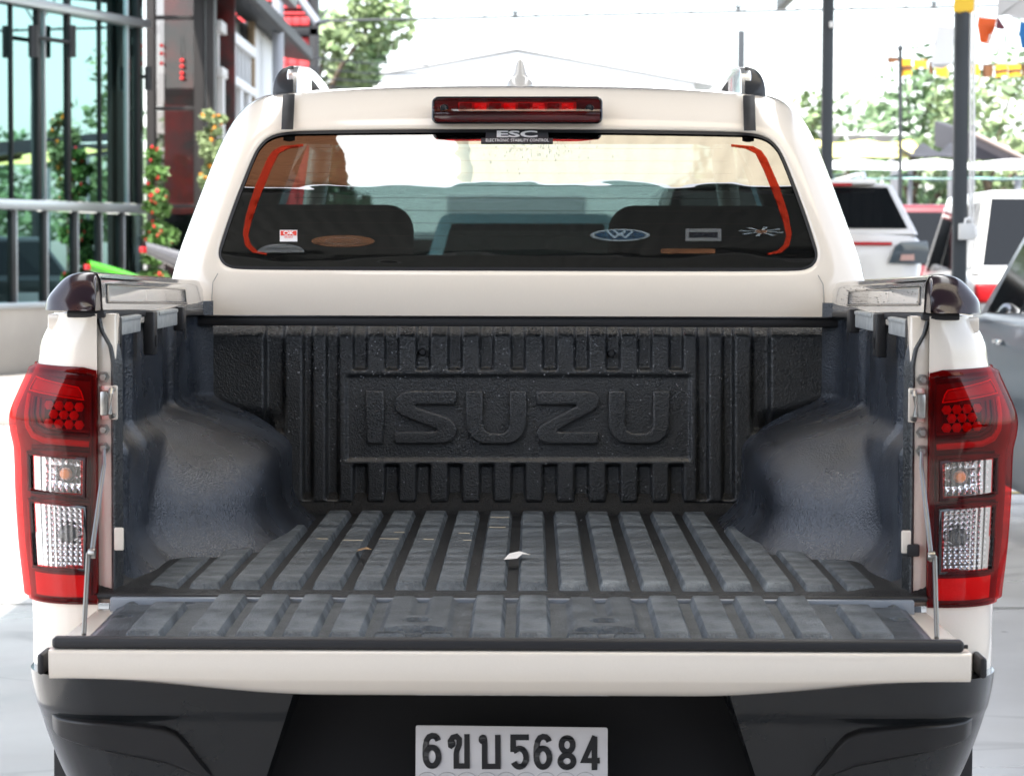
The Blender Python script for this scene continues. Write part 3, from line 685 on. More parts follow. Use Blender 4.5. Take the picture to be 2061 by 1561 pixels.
glyph([stroke(pc(ell(1577, 282, 56, 68)), W, True), stroke(pc(ell(1575, 442, 65, 60)), W, True)])
glyph([stroke(pc([(1852, 195), (1742, 436), (1900, 436)]), W), stroke(pc([(1847, 200), (1847, 530)]), W)])
wave = mat('plate_wave', (.36, .36, .38), .5)
for k in range(9):
    x0 = 100 + k*195
    plate('plate_scallop', stroke(pc(arc(x0 + 97, 660, 110, 108, 200, 340, 14)), 1.2), lambda a, b, t: pmap(.0021)(a, b, t*.0002/10), 10, wave, lic)
# lower body so the truck stands on something
for y in (1.02, 4.10):
    for sg in (-1, 1):
        wh = lathe('wheel', [(.20, -.10), (.31, -.11), (.335, -.08), (.335, .08), (.31, .11), (.20, .10)], rubber_m, TRUCK, n=40, axis='X', c=(sg*.74, y, .335))
        lathe('rim', [(.0, -.02), (.05, -.02), (.06, .05), (.17, .06), (.20, .10), (.205, .10), (.205, -.1), (0, -.1)], steel, wh, n=30, axis='X', c=(sg*.74, y, .335))
box2('chassis', -.55, .55, .12, 4.9, .30, .46, dark_in, TRUCK, .01)
tube('axle', [(-.7, 1.02, .335), (.7, 1.02, .335)], .05, dark_in, TRUCK, 10)
for sg in (-1, 1):
    def bodyside(i, j, sg=sg):
        y, z = lerp(1.53, 4.95, i), lerp(.36, 1.10, j); x = .865 + .03*math.sin(j*3.0) - .06*sst(4.3, 4.95, y)*j
        return Vector((sg*x, y, z))
    bsd = grid('cab_side', 60, 12, bodyside, paint, TRUCK, flip=sg < 0, skip=lambda i, j: (lerp(1.53, 4.95, i) - 4.1)**2 + (lerp(.36, 1.10, j) - .335)**2 < .40**2)
    for yd in (1.62, 2.62):
        box2('door_handle', sg*.893, sg*.93, yd + .12, yd + .30, .93, .955, chrome, bsd, .008)
def hood(i, j):
    x, y = lerp(-.86, .86, i), lerp(3.55, 4.98, j); return Vector((x, y, 1.10 + .04*math.cos(x*1.6) - .05*j - .18*sst(.85, 1, j)))
grid('bonnet', 24, 20, hood, paint, TRUCK)
box2('front_fascia', -.85, .85, 4.93, 5.03, .36, 1.0, paint, TRUCK, .05, 4)
# ---------------------------------------------------------------- cab
YG0, ZG0 = 1.565, Zv(543, 1.565)                 # foot of the rear window
def glassY(z):
    d = max(-.02, z - ZG0); return YG0 + .20*d + .40*d*d
def WP(h, v):                                   # a point of the window edge
    z = Zv(v, 1.6)
    for _ in range(6): y = glassY(z); z = Zv(v, y)
    return Vector((Xh(h, v, y), y, z))
KW = [(0, 544), (300, 544), (545, 543.5), (580, 541), (597, 530), (604, 512), (597, 486), (573, 415), (536, 318), (520, 291), (500, 275), (470, 267), (420, 265), (300, 263), (150, 261.5), (0, 261)]
KO = [(0, 660), (300, 660), (560, 660), (640, 660), (690, 655), (706, 600), (690, 525), (648, 415), (609, 312), (580, 252), (550, 216), (521, 199), (478, 190), (340, 181.5), (150, 177.5), (0, 176)]
KD = [0, 0, 0, .0, .02, .05, .09, .11, .12, .12, .12, .12, .11, .11, .11, .11]     # how far the outer edge lies ahead of the glass plane
NK = len(KW)
def cab_ring(t):
    """ring points of one half; t 0 = window edge, 1 = outer silhouette"""
    out = []
    for (hw, vw), (ho, vo), d in zip(KW, KO, KD):
        a = WP(hw, vw); z = Zv(vo, 1.75)
        for _ in range(6): y = glassY(min(z, 1.62)) + d; z = Zv(vo, y)
        b = Vector((Xh(ho, vo, y), y, z)); p = a.lerp(b, t)
        p.y = glassY(p.z if p.z < 1.62 else 1.62) - .012*math.sin(min(1, t*2)*math.pi/2) + d*(t**2.6)
        out.append(p)
    return out
rings = []
r0 = cab_ring(0); rings.append([p + Vector((0, .02, 0)) for p in r0]); rings.append(r0)
for t in (.08, .3, .55, .78, .92, 1.0): rings.append(cab_ring(t))
last = rings[-1]
for dy, kx, dz in ((.10, 1.012, .012), (.28, 1.02, .018), (.60, 1.02, .020)):
    rings.append([Vector((p.x*kx, p.y + dy, p.z + (dz if p.z > 1.5 else 0))) for p in last])
full = []
for r_ in rings:
    full.append(r_ + [Vector((-p.x, p.y, p.z)) for p in r_[-2:0:-1]])
n = len(full[0]); vs_ = [p for r_ in full for p in r_]; fs_ = []
for j in range(len(full)-1):
    for i in range(n):
        a, b = j*n+i, j*n+(i+1) % n; fs_.append((a, b, b+n, a+n))
cab = mesh('cab', vs_, fs_, paint, TRUCK, 180)
sd = cab.modifiers.new('smooth', 'SUBSURF'); sd.levels = 2; sd.render_levels = 2
# roof skin going forward
back = rings[-1]; top = [p for p in back if p.z > 1.58]
def roof_f(i, j):
    k = (2*i - 1); hw = .60; y = lerp(top[0].y - .05, 3.35, j); x = k*hw
    zr = max(p.z for p in top) + .012*math.sin(j*math.pi) - .16*max(0, j - .75)**2*4
    return Vector((x, y, zr - .02*abs(k)**3 - .015*abs(k)**8))
grid('roof_panel', 30, 20, roof_f, paint, TRUCK, ang=180)
for sg in (-1, 1):
    # side frame: cant rail, B pillar, A pillar, side glass
    zr = Zv(190, 1.9); xr = .62
    tube('cant_rail', [(sg*.615, 2.1, zr - .02), (sg*.615, 2.9, zr - .02), (sg*.60, 3.3, zr - .07), (sg*.70, 3.75, 1.12)], .035, paint, TRUCK, 10)
    tube('middle_pillar', [(sg*.62, 2.62, zr - .03), (sg*.82, 2.62, 1.08)], .035, black_m, TRUCK, 8)
    mesh('side_glass', [(sg*.86, 2.05, 1.10), (sg*.86, 3.65, 1.10), (sg*.63, 3.25, zr - .05), (sg*.63, 2.2, zr - .03)], [(0, 1, 2, 3)], glass_mat('side_glass', (.12, .14, .14), .12, fres=.6), TRUCK, 0)
mesh('windscreen', [(-.70, 3.78, 1.12), (.70, 3.78, 1.12), (.58, 3.30, zr - .06), (-.58, 3.30, zr - .06)], [(0, 1, 2, 3)], glass_mat('windscreen_glass', (.86, .93, .91), .04, fres=.5), TRUCK, 0)
# interior
seat_m = mat('seat_fabric', (.020, .024, .025), .85)
def seat(x, y, wd, hgt, nm, head=True):
    o = box('seat_back' if nm is None else nm, (x, y, .62 + hgt/2), (wd, .14, hgt), seat_m, TRUCK, .05, 4)
    if head:
        box('headrest', (x, y + .01, .62 + hgt + .085), (.27, .10, .17), seat_m, o, .045, 4)
        for s in (-.06, .06): tube('headrest_post', [(x + s, y, .62 + hgt - .02), (x + s, y, .62 + hgt + .04)], .007, chrome, o)
    return o
for x in (-.54, .49): box('front_seat', (x, 2.55, 1.0), (.50, .16, .82), seat_m, TRUCK, .07, 5)
for x in (-.40, .0, .40): seat(x, 1.80, .42, .56, 'rear_seat', head=False)
box('dashboard', (0, 3.55, .95), (1.45, .45, .26), interior_m, TRUCK, .06, 4)
bm = bmesh.new(); add_tube(bm, [(.38 + .18*math.cos(a), 3.25 - .07*math.sin(a), 1.10 + .165*math.sin(a)) for a in [2*math.pi*k/24 for k in range(25)]], .016, 8, False); bm_obj('steering_wheel', bm, black_m, TRUCK, 60)
box2('cabin_floor', -.8, .8, 1.65, 3.7, .44, .47, interior_m, TRUCK, .005)
box2('rear_trim', -.70, .70, 1.605, 1.63, .60, ZG0 - .015, interior_m, TRUCK, .005)
grid('headliner', 12, 10, lambda i, j: roof_f(i, j) - Vector((0, 0, .035)), mat('headliner_grey', (.25, .25, .24), .9), TRUCK, ang=180)
seam_m = mat('panel_seam', (.30, .28, .26), .6)
for sg in (-1, 1):
    pts = [Vector((sg*Xh(h, v, 1.55), glassY(Zv(v, 1.55)) - .0125, Zv(v, 1.55))) for h, v in ((604, 552), (614, 570), (616, 600), (616, 640))]
    tube('panel_seam', pts, .0011, seam_m, cab, 5)
# rear window
def ringpts(shrink, off, k=None):
    """closed loop parallel to the window edge, moved inward by `shrink` metres"""
    half = []
    c = Vector((0, 0, (ZG0 + WP(0, 261).z)/2))
    pts = [WP(h, v) for h, v in KW]; loop = pts + [Vector((-p.x, p.y, p.z)) for p in pts[-2:0:-1]]
    out = []; n_ = len(loop)
    for i in range(n_):
        a, p, b = loop[i-1], loop[i], loop[(i+1) % n_]; t = Vector((b.x - a.x, b.z - a.z)).normalized(); nr = Vector((-t.y, t.x))
        sx, sz = shrink if isinstance(shrink, tuple) else (shrink, shrink)
        q = Vector((p.x + nr.x*sx, 0, p.z + nr.y*sz)); q.y = glassY(q.z) + off; out.append(q)
    return out
def dens(loop, k=4):
    """Catmull-Rom densify a closed loop"""
    out = []; n_ = len(loop)
    for i in range(n_):
        p0, p1, p2, p3 = loop[i-1], loop[i], loop[(i+1) % n_], loop[(i+2) % n_]
        for s in range(k):
            t = s/k; out.append(.5*((2*p1) + (p2-p0)*t + (2*p0-5*p1+4*p2-p3)*t*t + (3*p1-p0-3*p2+p3)*t**3))
    return out
def band(name, A, B, m, parent, ang=60):
    n_ = len(A); return mesh(name, A + B, [(i, (i+1) % n_, n_+(i+1) % n_, n_+i) for i in range(n_)], m, parent, ang)
rear_glass = glass_mat('rear_glass', (.115, .17, .165), .22, .0, (1.0, .98, .94), fres=.9, bump=(2.6, .14, (1, 1, 5)))
frit = mat('window_frit', (.006, .007, .008), .12, 0, .5)
zt_ = WP(0, 261).z
def rg(i, j):
    z = lerp(ZG0 + .001, zt_ - .001, j); pts = [WP(h, v) for h, v in KW[4:13]]
    hw = itp(z, sorted((p.z, p.x) for p in pts)); hw = min(hw, WP(604, 512).x)
    if z < WP(604, 512).z: hw = WP(597, 530).x
    x = (2*i - 1)*(hw + .004); return Vector((x, glassY(z) + .008 + .02*(x/.7)**2*0, z))
win = grid('rear_window', 40, 30, rg, rear_glass, TRUCK, ang=180)
e0, e1 = dens(ringpts(-.004, .004)), dens(ringpts(.007, .002))
band('window_seal', e0, e1, rubber_m, win)
film_m = overlay_mat('film_red', (.46, .05, .025), .36, (1, .5, .3))
SO = [(535, 513), (508, 508), (493, 494), (488, 470), (495, 430), (513, 375), (538, 318), (549, 303), (566, 294), (610, 290)]
SI = [(610, 294), (581, 298), (561, 308), (545, 340), (519, 405), (504, 450), (499, 474), (504, 492), (517, 504), (537, 510)]
def gmap(off=.004):
    def f(a, b, t):
        p = P(a, -b, Y=1.62)
        for _ in range(4): p = P(a, -b, Y=glassY(p.z))
        return Vector((p.x, glassY(p.z) + off - t*.0003, p.z))
    return f
def gp(pts): return [(u, -v) for u, v in pts]
mir = lambda pts: [(2082 - u, v) for u, v in pts]
edge_px = [(1041 - h, v) for h, v in KW] + [(1041 + h, v) for h, v in KW[-2:0:-1]]
hole_px = SO + mir(SO)[::-1]
def dense2(lp, k=4):
    q = dens([Vector((u, 0, v)) for u, v in lp], k); return [(p.x, p.z) for p in q]
def subdiv(lp, d=14):
    out = []
    for a, b in zip(lp, lp[1:] + lp[:1]):
        m_ = max(1, int(math.hypot(b[0]-a[0], b[1]-a[1])/d)); out += [(lerp(a[0], b[0], k/m_), lerp(a[1], b[1], k/m_)) for k in range(m_)]
    return out
plate('frit_border', [gp(subdiv(dense2(edge_px))), gp(subdiv(hole_px))], gmap(.0125), 1, frit, win)
for lp in (SO + SI, mir(SO + SI)): plate('film_strip', [gp(subdiv(lp))], gmap(.006), 1, film_m, win)
line_m = mat('defroster_line', (.10, .045, .03), .5)
for k in range(9):
    z = lerp(ZG0 + .05, zt_ - .045, k/8); y = glassY(z) + .0135
    hw = itp(z, [(ZG0, .60), (zt_, .47)]); bm = bmesh.new(); add_box(bm, (0, y, z), (2*hw, .0006, .0012), 0); bm_obj('defroster_line', bm, line_m, win)
def gmap(off=.004): 
    def f(a, b, t):
        p = P(a, -b, Y=1.62)
        for _ in range(4): p = P(a, -b, Y=glassY(p.z))
        return Vector((p.x, glassY(p.z) + off - t*.0003, p.z))
    return f
def gp(pts): return [(u, -v) for u, v in pts]
wh_m = mat('sticker_white', (.78, .77, .76), .5); rd_m = mat('sticker_red', (.72, .05, .03), .5)
sil = mat('sticker_silver', (.42, .42, .43), .4); dk = mat('sticker_dark', (.035, .035, .04), .5)
st = plate('sticker', [gp([(563, 463), (598, 463), (598, 486), (563, 486)])], gmap(.004), 1, wh_m, win); st['label'] = 'small white and red square sticker lettered OK'
plate('sticker_field', [gp([(564.5, 464.5), (596.5, 464.5), (596.5, 474), (564.5, 474)])], gmap(.003), 1, rd_m, win)
def tmap(u, v, off): 
    g = gmap(off); return lambda a, b, t: g(u + a, -(v) + b, t)
text_mesh('sticker_letters', 'OK', 11, tmap(580.5, 469.3, .0022), wh_m, win, thick=.5, bold=.25, sx=1.35)
text_mesh('sticker_letters', 'ISUZU', 4.6, tmap(580.5, 477.3, .0022), rd_m, win, thick=.5, bold=.08, sx=1.3)
text_mesh('sticker_letters', 'INSPECTION', 3.4, tmap(580.5, 483, .0022), rd_m, win, thick=.5, sx=1.3) if False else None
plate('stability_sticker', [gp([(978, 264), (1103, 264), (1104, 278), (1113, 278), (1113, 287.5), (968, 287.5), (968, 278), (977, 278)])], gmap(.004), 1, dk, win)
text_mesh('sticker_letters', 'ESC', 17.5, tmap(1040, 270.5, .0022), wh_m, win, thick=.5, bold=.6, sx=2.9, space=1.0)
text_mesh('sticker_letters', 'ELECTRONIC STABILITY CONTROL', 8.2, tmap(1041, 282.6, .0022), wh_m, win, thick=.5, bold=.05, sx=.98)
faint = overlay_mat('reflection_pale', (.40, .48, .50), .20); faint_b = overlay_mat('reflection_blue', (.06, .14, .24), .14); faint_o = overlay_mat('reflection_brown', (.34, .16, .08), .16); faint_g = overlay_mat('reflection_grey', (.36, .38, .38), .16)  # reflected shapes, painted flat onto the glass as faint overlays
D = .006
plate('roundel_reflection', [gp(ell(1248, 473, 60, 12.5)), gp(ell(1248, 473, 52, 9.5))], gmap(D), 1, faint, win)
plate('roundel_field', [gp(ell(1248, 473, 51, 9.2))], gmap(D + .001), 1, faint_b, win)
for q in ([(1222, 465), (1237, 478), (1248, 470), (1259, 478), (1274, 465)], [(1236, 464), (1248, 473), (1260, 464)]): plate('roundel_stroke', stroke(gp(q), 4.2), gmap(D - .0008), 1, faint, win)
plate('oval_reflection', [gp(ell(690, 485, 64, 12))], gmap(D), 1, faint_o, win); plate('oval_ring', [gp(ell(690, 485, 36, 7)), gp(ell(690, 485, 33, 6))], gmap(D - .0008), 1, rd_m if False else faint_g, win)
plate('dome_reflection', [gp(arc(565, 508, 48, 18, 180, 360))], gmap(D), 1, faint_g, win)
plate('card_reflection', [gp([(1380, 460), (1452, 460), (1452, 485), (1380, 485)])], gmap(D), 1, faint_g, win); plate('card_bar', [gp([(1387, 467), (1445, 467), (1445, 478), (1387, 478)])], gmap(D - .0008), 1, overlay_mat('reflection_dark', (.02, .02, .025), .5), win)
plate('bar_reflection', [gp(rrect(1330, 500, 1440, 510, 3))], gmap(D), 1, faint_o, win)
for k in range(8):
    a = 2*math.pi*k/8 + .2; plate('petal_reflection', [gp([(1533 + 8*math.cos(a+.25), 466 + 2*math.sin(a+.25)), (1533 + 44*math.cos(a+.12), 466 + 9.5*math.sin(a+.12)), (1533 + 46*math.cos(a-.12), 466 + 10*math.sin(a-.12)), (1533 + 8*math.cos(a-.25), 466 + 2*math.sin(a-.25))])], gmap(D), 1, faint, win)
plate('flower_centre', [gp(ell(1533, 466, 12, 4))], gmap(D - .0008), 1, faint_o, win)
# droplets and dirt on the glass under the sticker
rnd = random.Random(8); bm = bmesh.new()
for _ in range(150):
    u, v = rnd.gauss(1075, 50), 282 + abs(rnd.gauss(0, 24)); g = gmap(.004)(u, -v, 0); s = rnd.uniform(.0006, .0018)
    add_box(bm, g, (s*1.4, .0004, s), 0)
sp = bm_obj('glass_specks', bm, dk, win); sp['kind'] = 'stuff'
# high brake lamp
def rearY(v): 
    z = Zv(v, 1.7); return z
def hb(u, v): return (u, -v)
hbY = glassY(WP(0, 261).z) - .018
def hmap(off, k): 
    def f(a, b, t):
        p = P(a, -b, Y=hbY); return Vector((p.x, hbY + (p.z - zt_)*.30 - off - t*k, p.z))
    return f
def hrr(u0, v0, u1, v1, r): return [(a, b) for a, b in rrect(u0, -v1, u1, -v0, r)]
bl = plate('high_brake_lamp', [hrr(869, 194, 1213, 250, 13)], hmap(-.01, .03/20), 20, gloss_black, TRUCK, 3)
plate('lamp_base', [hrr(875, 198, 1207, 246, 9)], hmap(.021, .001/10), 10, red_dark, bl)
plate('led_strip', [hrr(922, 206, 1160, 224, 2)], hmap(.0225, .002/10), 10, red_mid, bl)
for k in range(8): plate('led_cell', [hrr(926 + k*29.2, 208, 950 + k*29.2, 222, 2)], hmap(.0248, .0015/10), 10, red_bright if k % 2 else red_house, bl)
def blf(i, j):
    u, v = lerp(875, 1207, i), lerp(246, 198, j); 
    # a lens with a flat upper face and a lower face angled up
    d = .028 + .012*(1 - abs(2*j - .85)**1.5) if 0 < j < 1 else .024
    d -= .006*max(0, abs(2*i - 1) - .78)/.22
    return hmap(d, 0)(u, -v, 0)
grid('lamp_lens', 40, 14, blf, glass_mat('brake_lens', (.85, .10, .12), .05, .01, fres=.3), bl, ang=30)
for u in (895, 1186):
    p = hmap(.034, 0)(u, -219, 0); lathe('lamp_screw', [(0, -.002), (.004, -.004), (.0095, -.004), (.0105, 0), (.0105, .004)], gloss_black, bl, n=18, axis='Y', c=tuple(p))
# roof rails, ditch strips, antenna
for sg in (-1, 1):
    yr = 1.83; zt2, zb2 = Zv(133, yr), Zv(190, yr) - .006
    hx = lambda u: (1041 - u)/F*(yr + 4.84 + .06)
    xi, xo2, xf = hx(602), hx(588), hx(552)
    rail = None
    orl = [(0, zb2 - .02), (0, zt2 - .022), (.008, zt2 - .010), (.03, zt2 - .001), (.17, zt2 + .010), (.36, zt2 + .020), (.53, zt2 + .022), (.72, zt2 + .018), (.90, zt2 + .013), (1.05, zt2 + .002), (1.16, zt2 - .02), (1.24, zb2 - .03)]
    hol = [(.40, zb2 - .04), (.40, zt2 - .004), (.55, zt2 - .008), (.72, zt2 - .016), (.86, zt2 - .03), (.95, zb2 - .04)]
    rail = plate('roof_rail', [[(yr + a, b) for a, b in orl], [(yr + a, b) for a, b in hol]], lambda a, b, t, sg=sg: Vector((sg*(xi + t), a, b)), .028, mat('rail_silver', (.78, .79, .80), .22, .85, .4), TRUCK, .004)
    box2('rail_core', sg*(xi + .018), sg*(xi + .030), yr + .35, yr + 1.0, zb2 - .04, zt2 - .002, black_m, rail, .002)
    def shell(i, j, sg=sg):
        z = lerp(zb2 + .0, zt2, j); k = math.sqrt(max(0, 1 - max(0, j - .1)**2.2/.81)) if j > .1 else 1
        o = lerp(xi + .012, xi + .012 + (xf - xi - .010)*max(.0, k)**.8*(1 if j > .02 else 1.04), math.sin(min(1, i*1.5)*math.pi/2))
        y = yr - .006 + .05*max(0, i - .55)/.45 + .02*i*i + .02*j*j; return Vector((sg*o, y, z))
    grid('rail_foot', 16, 20, shell, mat('foot_black', (.020, .022, .026), .30, 0, .2), rail, ang=60, flip=sg < 0)
    box2('rail_foot_back', sg*(xi + .012), sg*(xf - .012), yr + .035, yr + .16, zb2 - .004, zb2 + .03, black_m, rail, .01)
    # ditch strip
    def dst(i, j, sg=sg):
        v = lerp(262, 191, j); u = lerp(566, 590, i) + lerp(-1, 2, j); z = Zv(v, 1.70)
        y = glassY(min(z, 1.62)) - .024 + .11*max(0, (v < 262) and (262 - v)/80)**2.6 - .004*math.sin(i*math.pi)
        return Vector((sg*(1041 - u)/F*(y + 4.84), y, Zv(v, y)))
    grid('ditch_strip', 8, 14, dst, rubber_m, TRUCK, ang=80, flip=sg < 0)
ya = 2.35; za = Zv(174, ya); zh = Zv(117, ya)
def fin(i, j):
    a = 2*math.pi*i; t = j; w_ = itp(t, [(0, .038), (.08, .0375), (.25, .031), (.4, .021), (.8, .0115), (.95, .007), (1, .001)])
    return Vector((.0 + w_*math.cos(a), ya + w_*1.9*math.sin(a) + .04*t, lerp(za - .006, zh, t)))
ant = grid('antenna', 24, 20, fin, mat('antenna_white', (.47, .45, .42), .35, 0, .5), TRUCK, ang=180)
lathe('antenna_base', [(.040, -.002), (.040, .001), (.0, .002)], rubber_m, ant, c=(0, ya, za - .004))
# ---------------------------------------------------------------- ground
def concrete():
    m = bpy.data.materials.new('polished_concrete'); m.use_nodes = True; n = m.node_tree; b = n.nodes['Principled BSDF']; L = n.links.new
    tc = n.nodes.new('ShaderNodeTexCoord')
    def noise(s, d, dist=0):
        t = n.nodes.new('ShaderNodeTexNoise'); t.inputs['Scale'].default_value = s; t.inputs['Detail'].default_value = d; t.inputs['Distortion'].default_value = dist; L(tc.outputs['Object'], t.inputs['Vector']); return t.outputs['Fac']
    cr = n.nodes.new('ShaderNodeValToRGB'); cr.color_ramp.elements[0].position = .3; cr.color_ramp.elements[0].color = (.36, .34, .32, 1); cr.color_ramp.elements[1].position = .68; cr.color_ramp.elements[1].color = (.56, .545, .52, 1)
    L(noise(.55, 9, 1.2), cr.inputs[0]); mx = n.nodes.new('ShaderNodeMix'); mx.data_type = 'RGBA'; mx.inputs['B'].default_value = (.26, .245, .23, 1)
    r = n.nodes.new('ShaderNodeMapRange'); r.inputs[1].default_value = .47; r.inputs[2].default_value = .5; r.inputs[3].default_value = .55; r.inputs[4].default_value = 0
    ab = n.nodes.new('ShaderNodeMath'); ab.operation = 'SUBTRACT'; ab.inputs[1].default_value = .5; L(noise(.35, 3, 2.5), ab.inputs[0])
    a2 = n.nodes.new('ShaderNodeMath'); a2.operation = 'ABSOLUTE'; L(ab.outputs[0], a2.inputs[0]); r.inputs[1].default_value = 0; r.inputs[2].default_value = .012; L(a2.outputs[0], r.inputs[0])
    L(r.outputs[0], mx.inputs['Factor']); L(cr.outputs[0], mx.inputs['A']); L(mx.outputs['Result'], b.inputs['Base Color'])
    rr = n.nodes.new('ShaderNodeMapRange'); rr.inputs[3].default_value = .18; rr.inputs[4].default_value = .45; L(noise(2.0, 5), rr.inputs[0]); L(rr.outputs[0], b.inputs['Roughness'])
    return m
ground_m = concrete()
tag(mesh('ground', [(-400, -300, 0), (400, -300, 0), (400, 700, 0), (-400, 700, 0)], [(0, 1, 2, 3)], ground_m, None, 0), None, None, kind='structure')
asph = mat('asphalt', (.10, .10, .098), .8, var=(.4, .25, (.14, .138, .133)))
for x0, x1, y0, y1 in ((3.4, 70, -40, 27.9), (-70, 70, 28, 120), (-70, 70, -60, -12)):
    tag(mesh('yard_asphalt', [(x0, y0, .004), (x1, y0, .004), (x1, y1, .004), (x0, y1, .004)], [(0, 1, 2, 3)], asph, None, 0), None, None, kind='structure')
joint_m = mat('joint_dark', (.13, .12, .11), .8)
for k, y in enumerate((1.2, 4.9, 9.0, 13.5, 18.0)):
    tag(mesh('floor_joint', [(-30, y, .004), (30, y, .004), (30, y + .02, .004), (-30, y + .02, .004)], [(0, 1, 2, 3)], joint_m, None, 0), None, None, kind='structure')
tag(mesh('painted_line', [(1.2, 9.6, .004), (14, 9.6, .004), (14, 9.72, .004), (1.2, 9.72, .004)], [(0, 1, 2, 3)], mat('line_yellow', (.55, .42, .12), .7), None, 0), None, None, kind='structure')

# ---------------------------------------------------------------- canopy over the truck
orange_s = mat('roof_sheet_orange', (.52, .24, .12), .55, var=(3, .25, (.45, .20, .10)))
dark_s = mat('roof_sheet_dark', (.022, .026, .027), .6)
cream_t = translucent_mat('roof_sheet_cream', (.78, .70, .54), .70)
clear_t = translucent_mat('roof_sheet_clear', (.92, .92, .90), .9)
frame_m = mat('steel_frame_dark', (.035, .04, .045), .45)
RZ = 4.25
canopy = thing('canopy_roof', 'corrugated sheet canopy with cream skylight panels above the truck', 'canopy', (0, 10, RZ))
canopy['kind'] = 'structure'
def sheet(x0, x1, y0, y1, z, m, along='X', amp=.012, pitch=.075):
    vs_, fs_ = [], []
    a, b = (y0, y1) if along == 'X' else (x0, x1); n_ = max(2, int((b - a)/pitch*4)); n_ = min(n_, 1600)
    for k in range(n_ + 1):
        t = lerp(a, b, k/n_); h = z + amp*math.sin(2*math.pi*t/pitch)
        vs_ += [(x0, t, h), (x1, t, h)] if along == 'X' else [(t, y0, h), (t, y1, h)]
    for k in range(n_): fs_.append((2*k, 2*k+1, 2*k+3, 2*k+2))
    return mesh('roof_sheet', vs_, fs_, m, canopy, 60)
YR0 = -1.60
YS = .25
sheet(-2.7, -.68, YR0, YS, RZ + .03, orange_s, 'X', .010, .075)
sheet(-.72, -.22, YR0, YS, RZ + .06, clear_t, 'Y', .012, .09)
sheet(-.26, 1.4, YR0, YS, RZ + .03, cream_t, 'Y', .012, .09)
sheet(1.36, 3.1, YR0, YS, RZ + .05, cream_t, 'Y', .012, .09)
grey_s = mat('roof_sheet_grey', (.10, .105, .11), .5)
ys_ = [YS - .1, 5.0, 10.0, 15.0, 20.0, 25.4]
for y0, y1 in zip(ys_, ys_[1:]):
    for x0, x1, m_ in ((-2.7, -1.85, grey_s), (-1.9, -1.15, clear_t), (-1.2, 1.2, grey_s), (1.15, 1.9, clear_t), (1.85, 3.1, grey_s)): sheet(x0, x1, y0, y1 + .1, RZ + (.07 if m_ is clear_t else .04), m_, 'Y', .012, .09)  # clear strips between grey sheets added, unseen, to streak highlights on the liner
sheet(-2.7, 3.1, -11.0, YR0 + .04, RZ - .05, dark_s, 'Y', .003, .09)  # dark rear roof, extended out of view to cut sky light on the tail
for y in (-10.9, -7.1, -4.4, YR0 - .12, 3.0, 7.6, 12.2, 16.8, 21.4): box2('purlin', -2.7, 3.1, y - .03, y + .03, RZ - .14, RZ - .075, frame_m, canopy, .004)
for x in (-2.65, 2.78): box2('eave_beam', x - .05, x + .05, -11.0, 25.4, RZ - .26, RZ - .145, frame_m, canopy, .004)
# workshop building added unseen behind the viewer to cut sky light
ws = thing('blocker', 'long grey workshop with dark shutters, unseen, added to cut the sky light', 'building', (0, -17, 0))
box2('wall', -14, 14, -17.4, -17, 0, 5.2, mat('blocker_grey', (.22, .215, .21), .7, var=(.6, .25, (.17, .17, .165))), ws, .02)
for x in (-9, -3, 3, 9): box2('shutter', x - 2, x + 2, -16.99, -16.95, 0, 3.6, mat('shutter_dark', (.06, .06, .065), .5), ws, .01)
box2('roof_edge', -14.4, 14.4, -17.8, -16.3, 5.2, 5.4, dark_s, ws, .01)
# posts of the canopy
def post(u, D, wpx, label, top=RZ - .27, extra=False):
    p = P(u, 900, Y=D - 4.84); wd = wpx/F*D
    t = thing('canopy_post', label, 'post', (p.x, p.y, 0), 'dark steel posts of the canopy')
    box2('shaft', p.x - wd/2, p.x + wd/2, p.y - wd/2, p.y + wd/2, .012, top, frame_m, t, .004)
    box2('foot_plate', p.x - wd, p.x + wd, p.y - wd, p.y + wd, 0, .012, frame_m, t, .002)
    return t, p, wd
t, p, wd = post(1926, 16.5, 27, 'dark steel post carrying white conduit and a switch box')
pale = mat('conduit_white', (.75, .74, .72), .5)
for k, u in enumerate((1944, 1950)):
    x = p.x + wd/2 + .012 + .022*k
    tube('conduit', [(x, p.y - .03, RZ - .3), (x - .004, p.y - .03, 2.4), (x + .004, p.y - .03, 1.9), (x - .004*(k*2-1), p.y - .03, Zv(450, p.y))], .009, pale, t, 8)
zj = Zv(462, p.y); sb = box2('switch_box', p.x - .015, p.x + .075, p.y - .12, p.y - wd/2, zj - .055, zj + .045, mat('box_grey', (.55, .55, .54), .5), t, .008)
box2('box_lid', p.x + .062, p.x + .10, p.y - .115, p.y - .05, zj - .04, zj + .03, pale, t, .006)
tube('conduit_bend', [(p.x + .02, p.y - .08, zj + .04), (p.x + .025, p.y - .08, zj + .07), (p.x + .055, p.y - .06, zj + .078), (p.x + .066, p.y - .04, zj + .05)], .009, pale, t)
t, p, wd = post(1659, 22.8, 22, 'dark steel post standing beside the white luxury estate car')
box('bracket', (p.x + .03, p.y - .06, Zv(50, p.y)), (.05, .06, .05), pale, t, .006)
post(1486, 33, 13, 'slender dark steel post rising behind the truck roof rail')
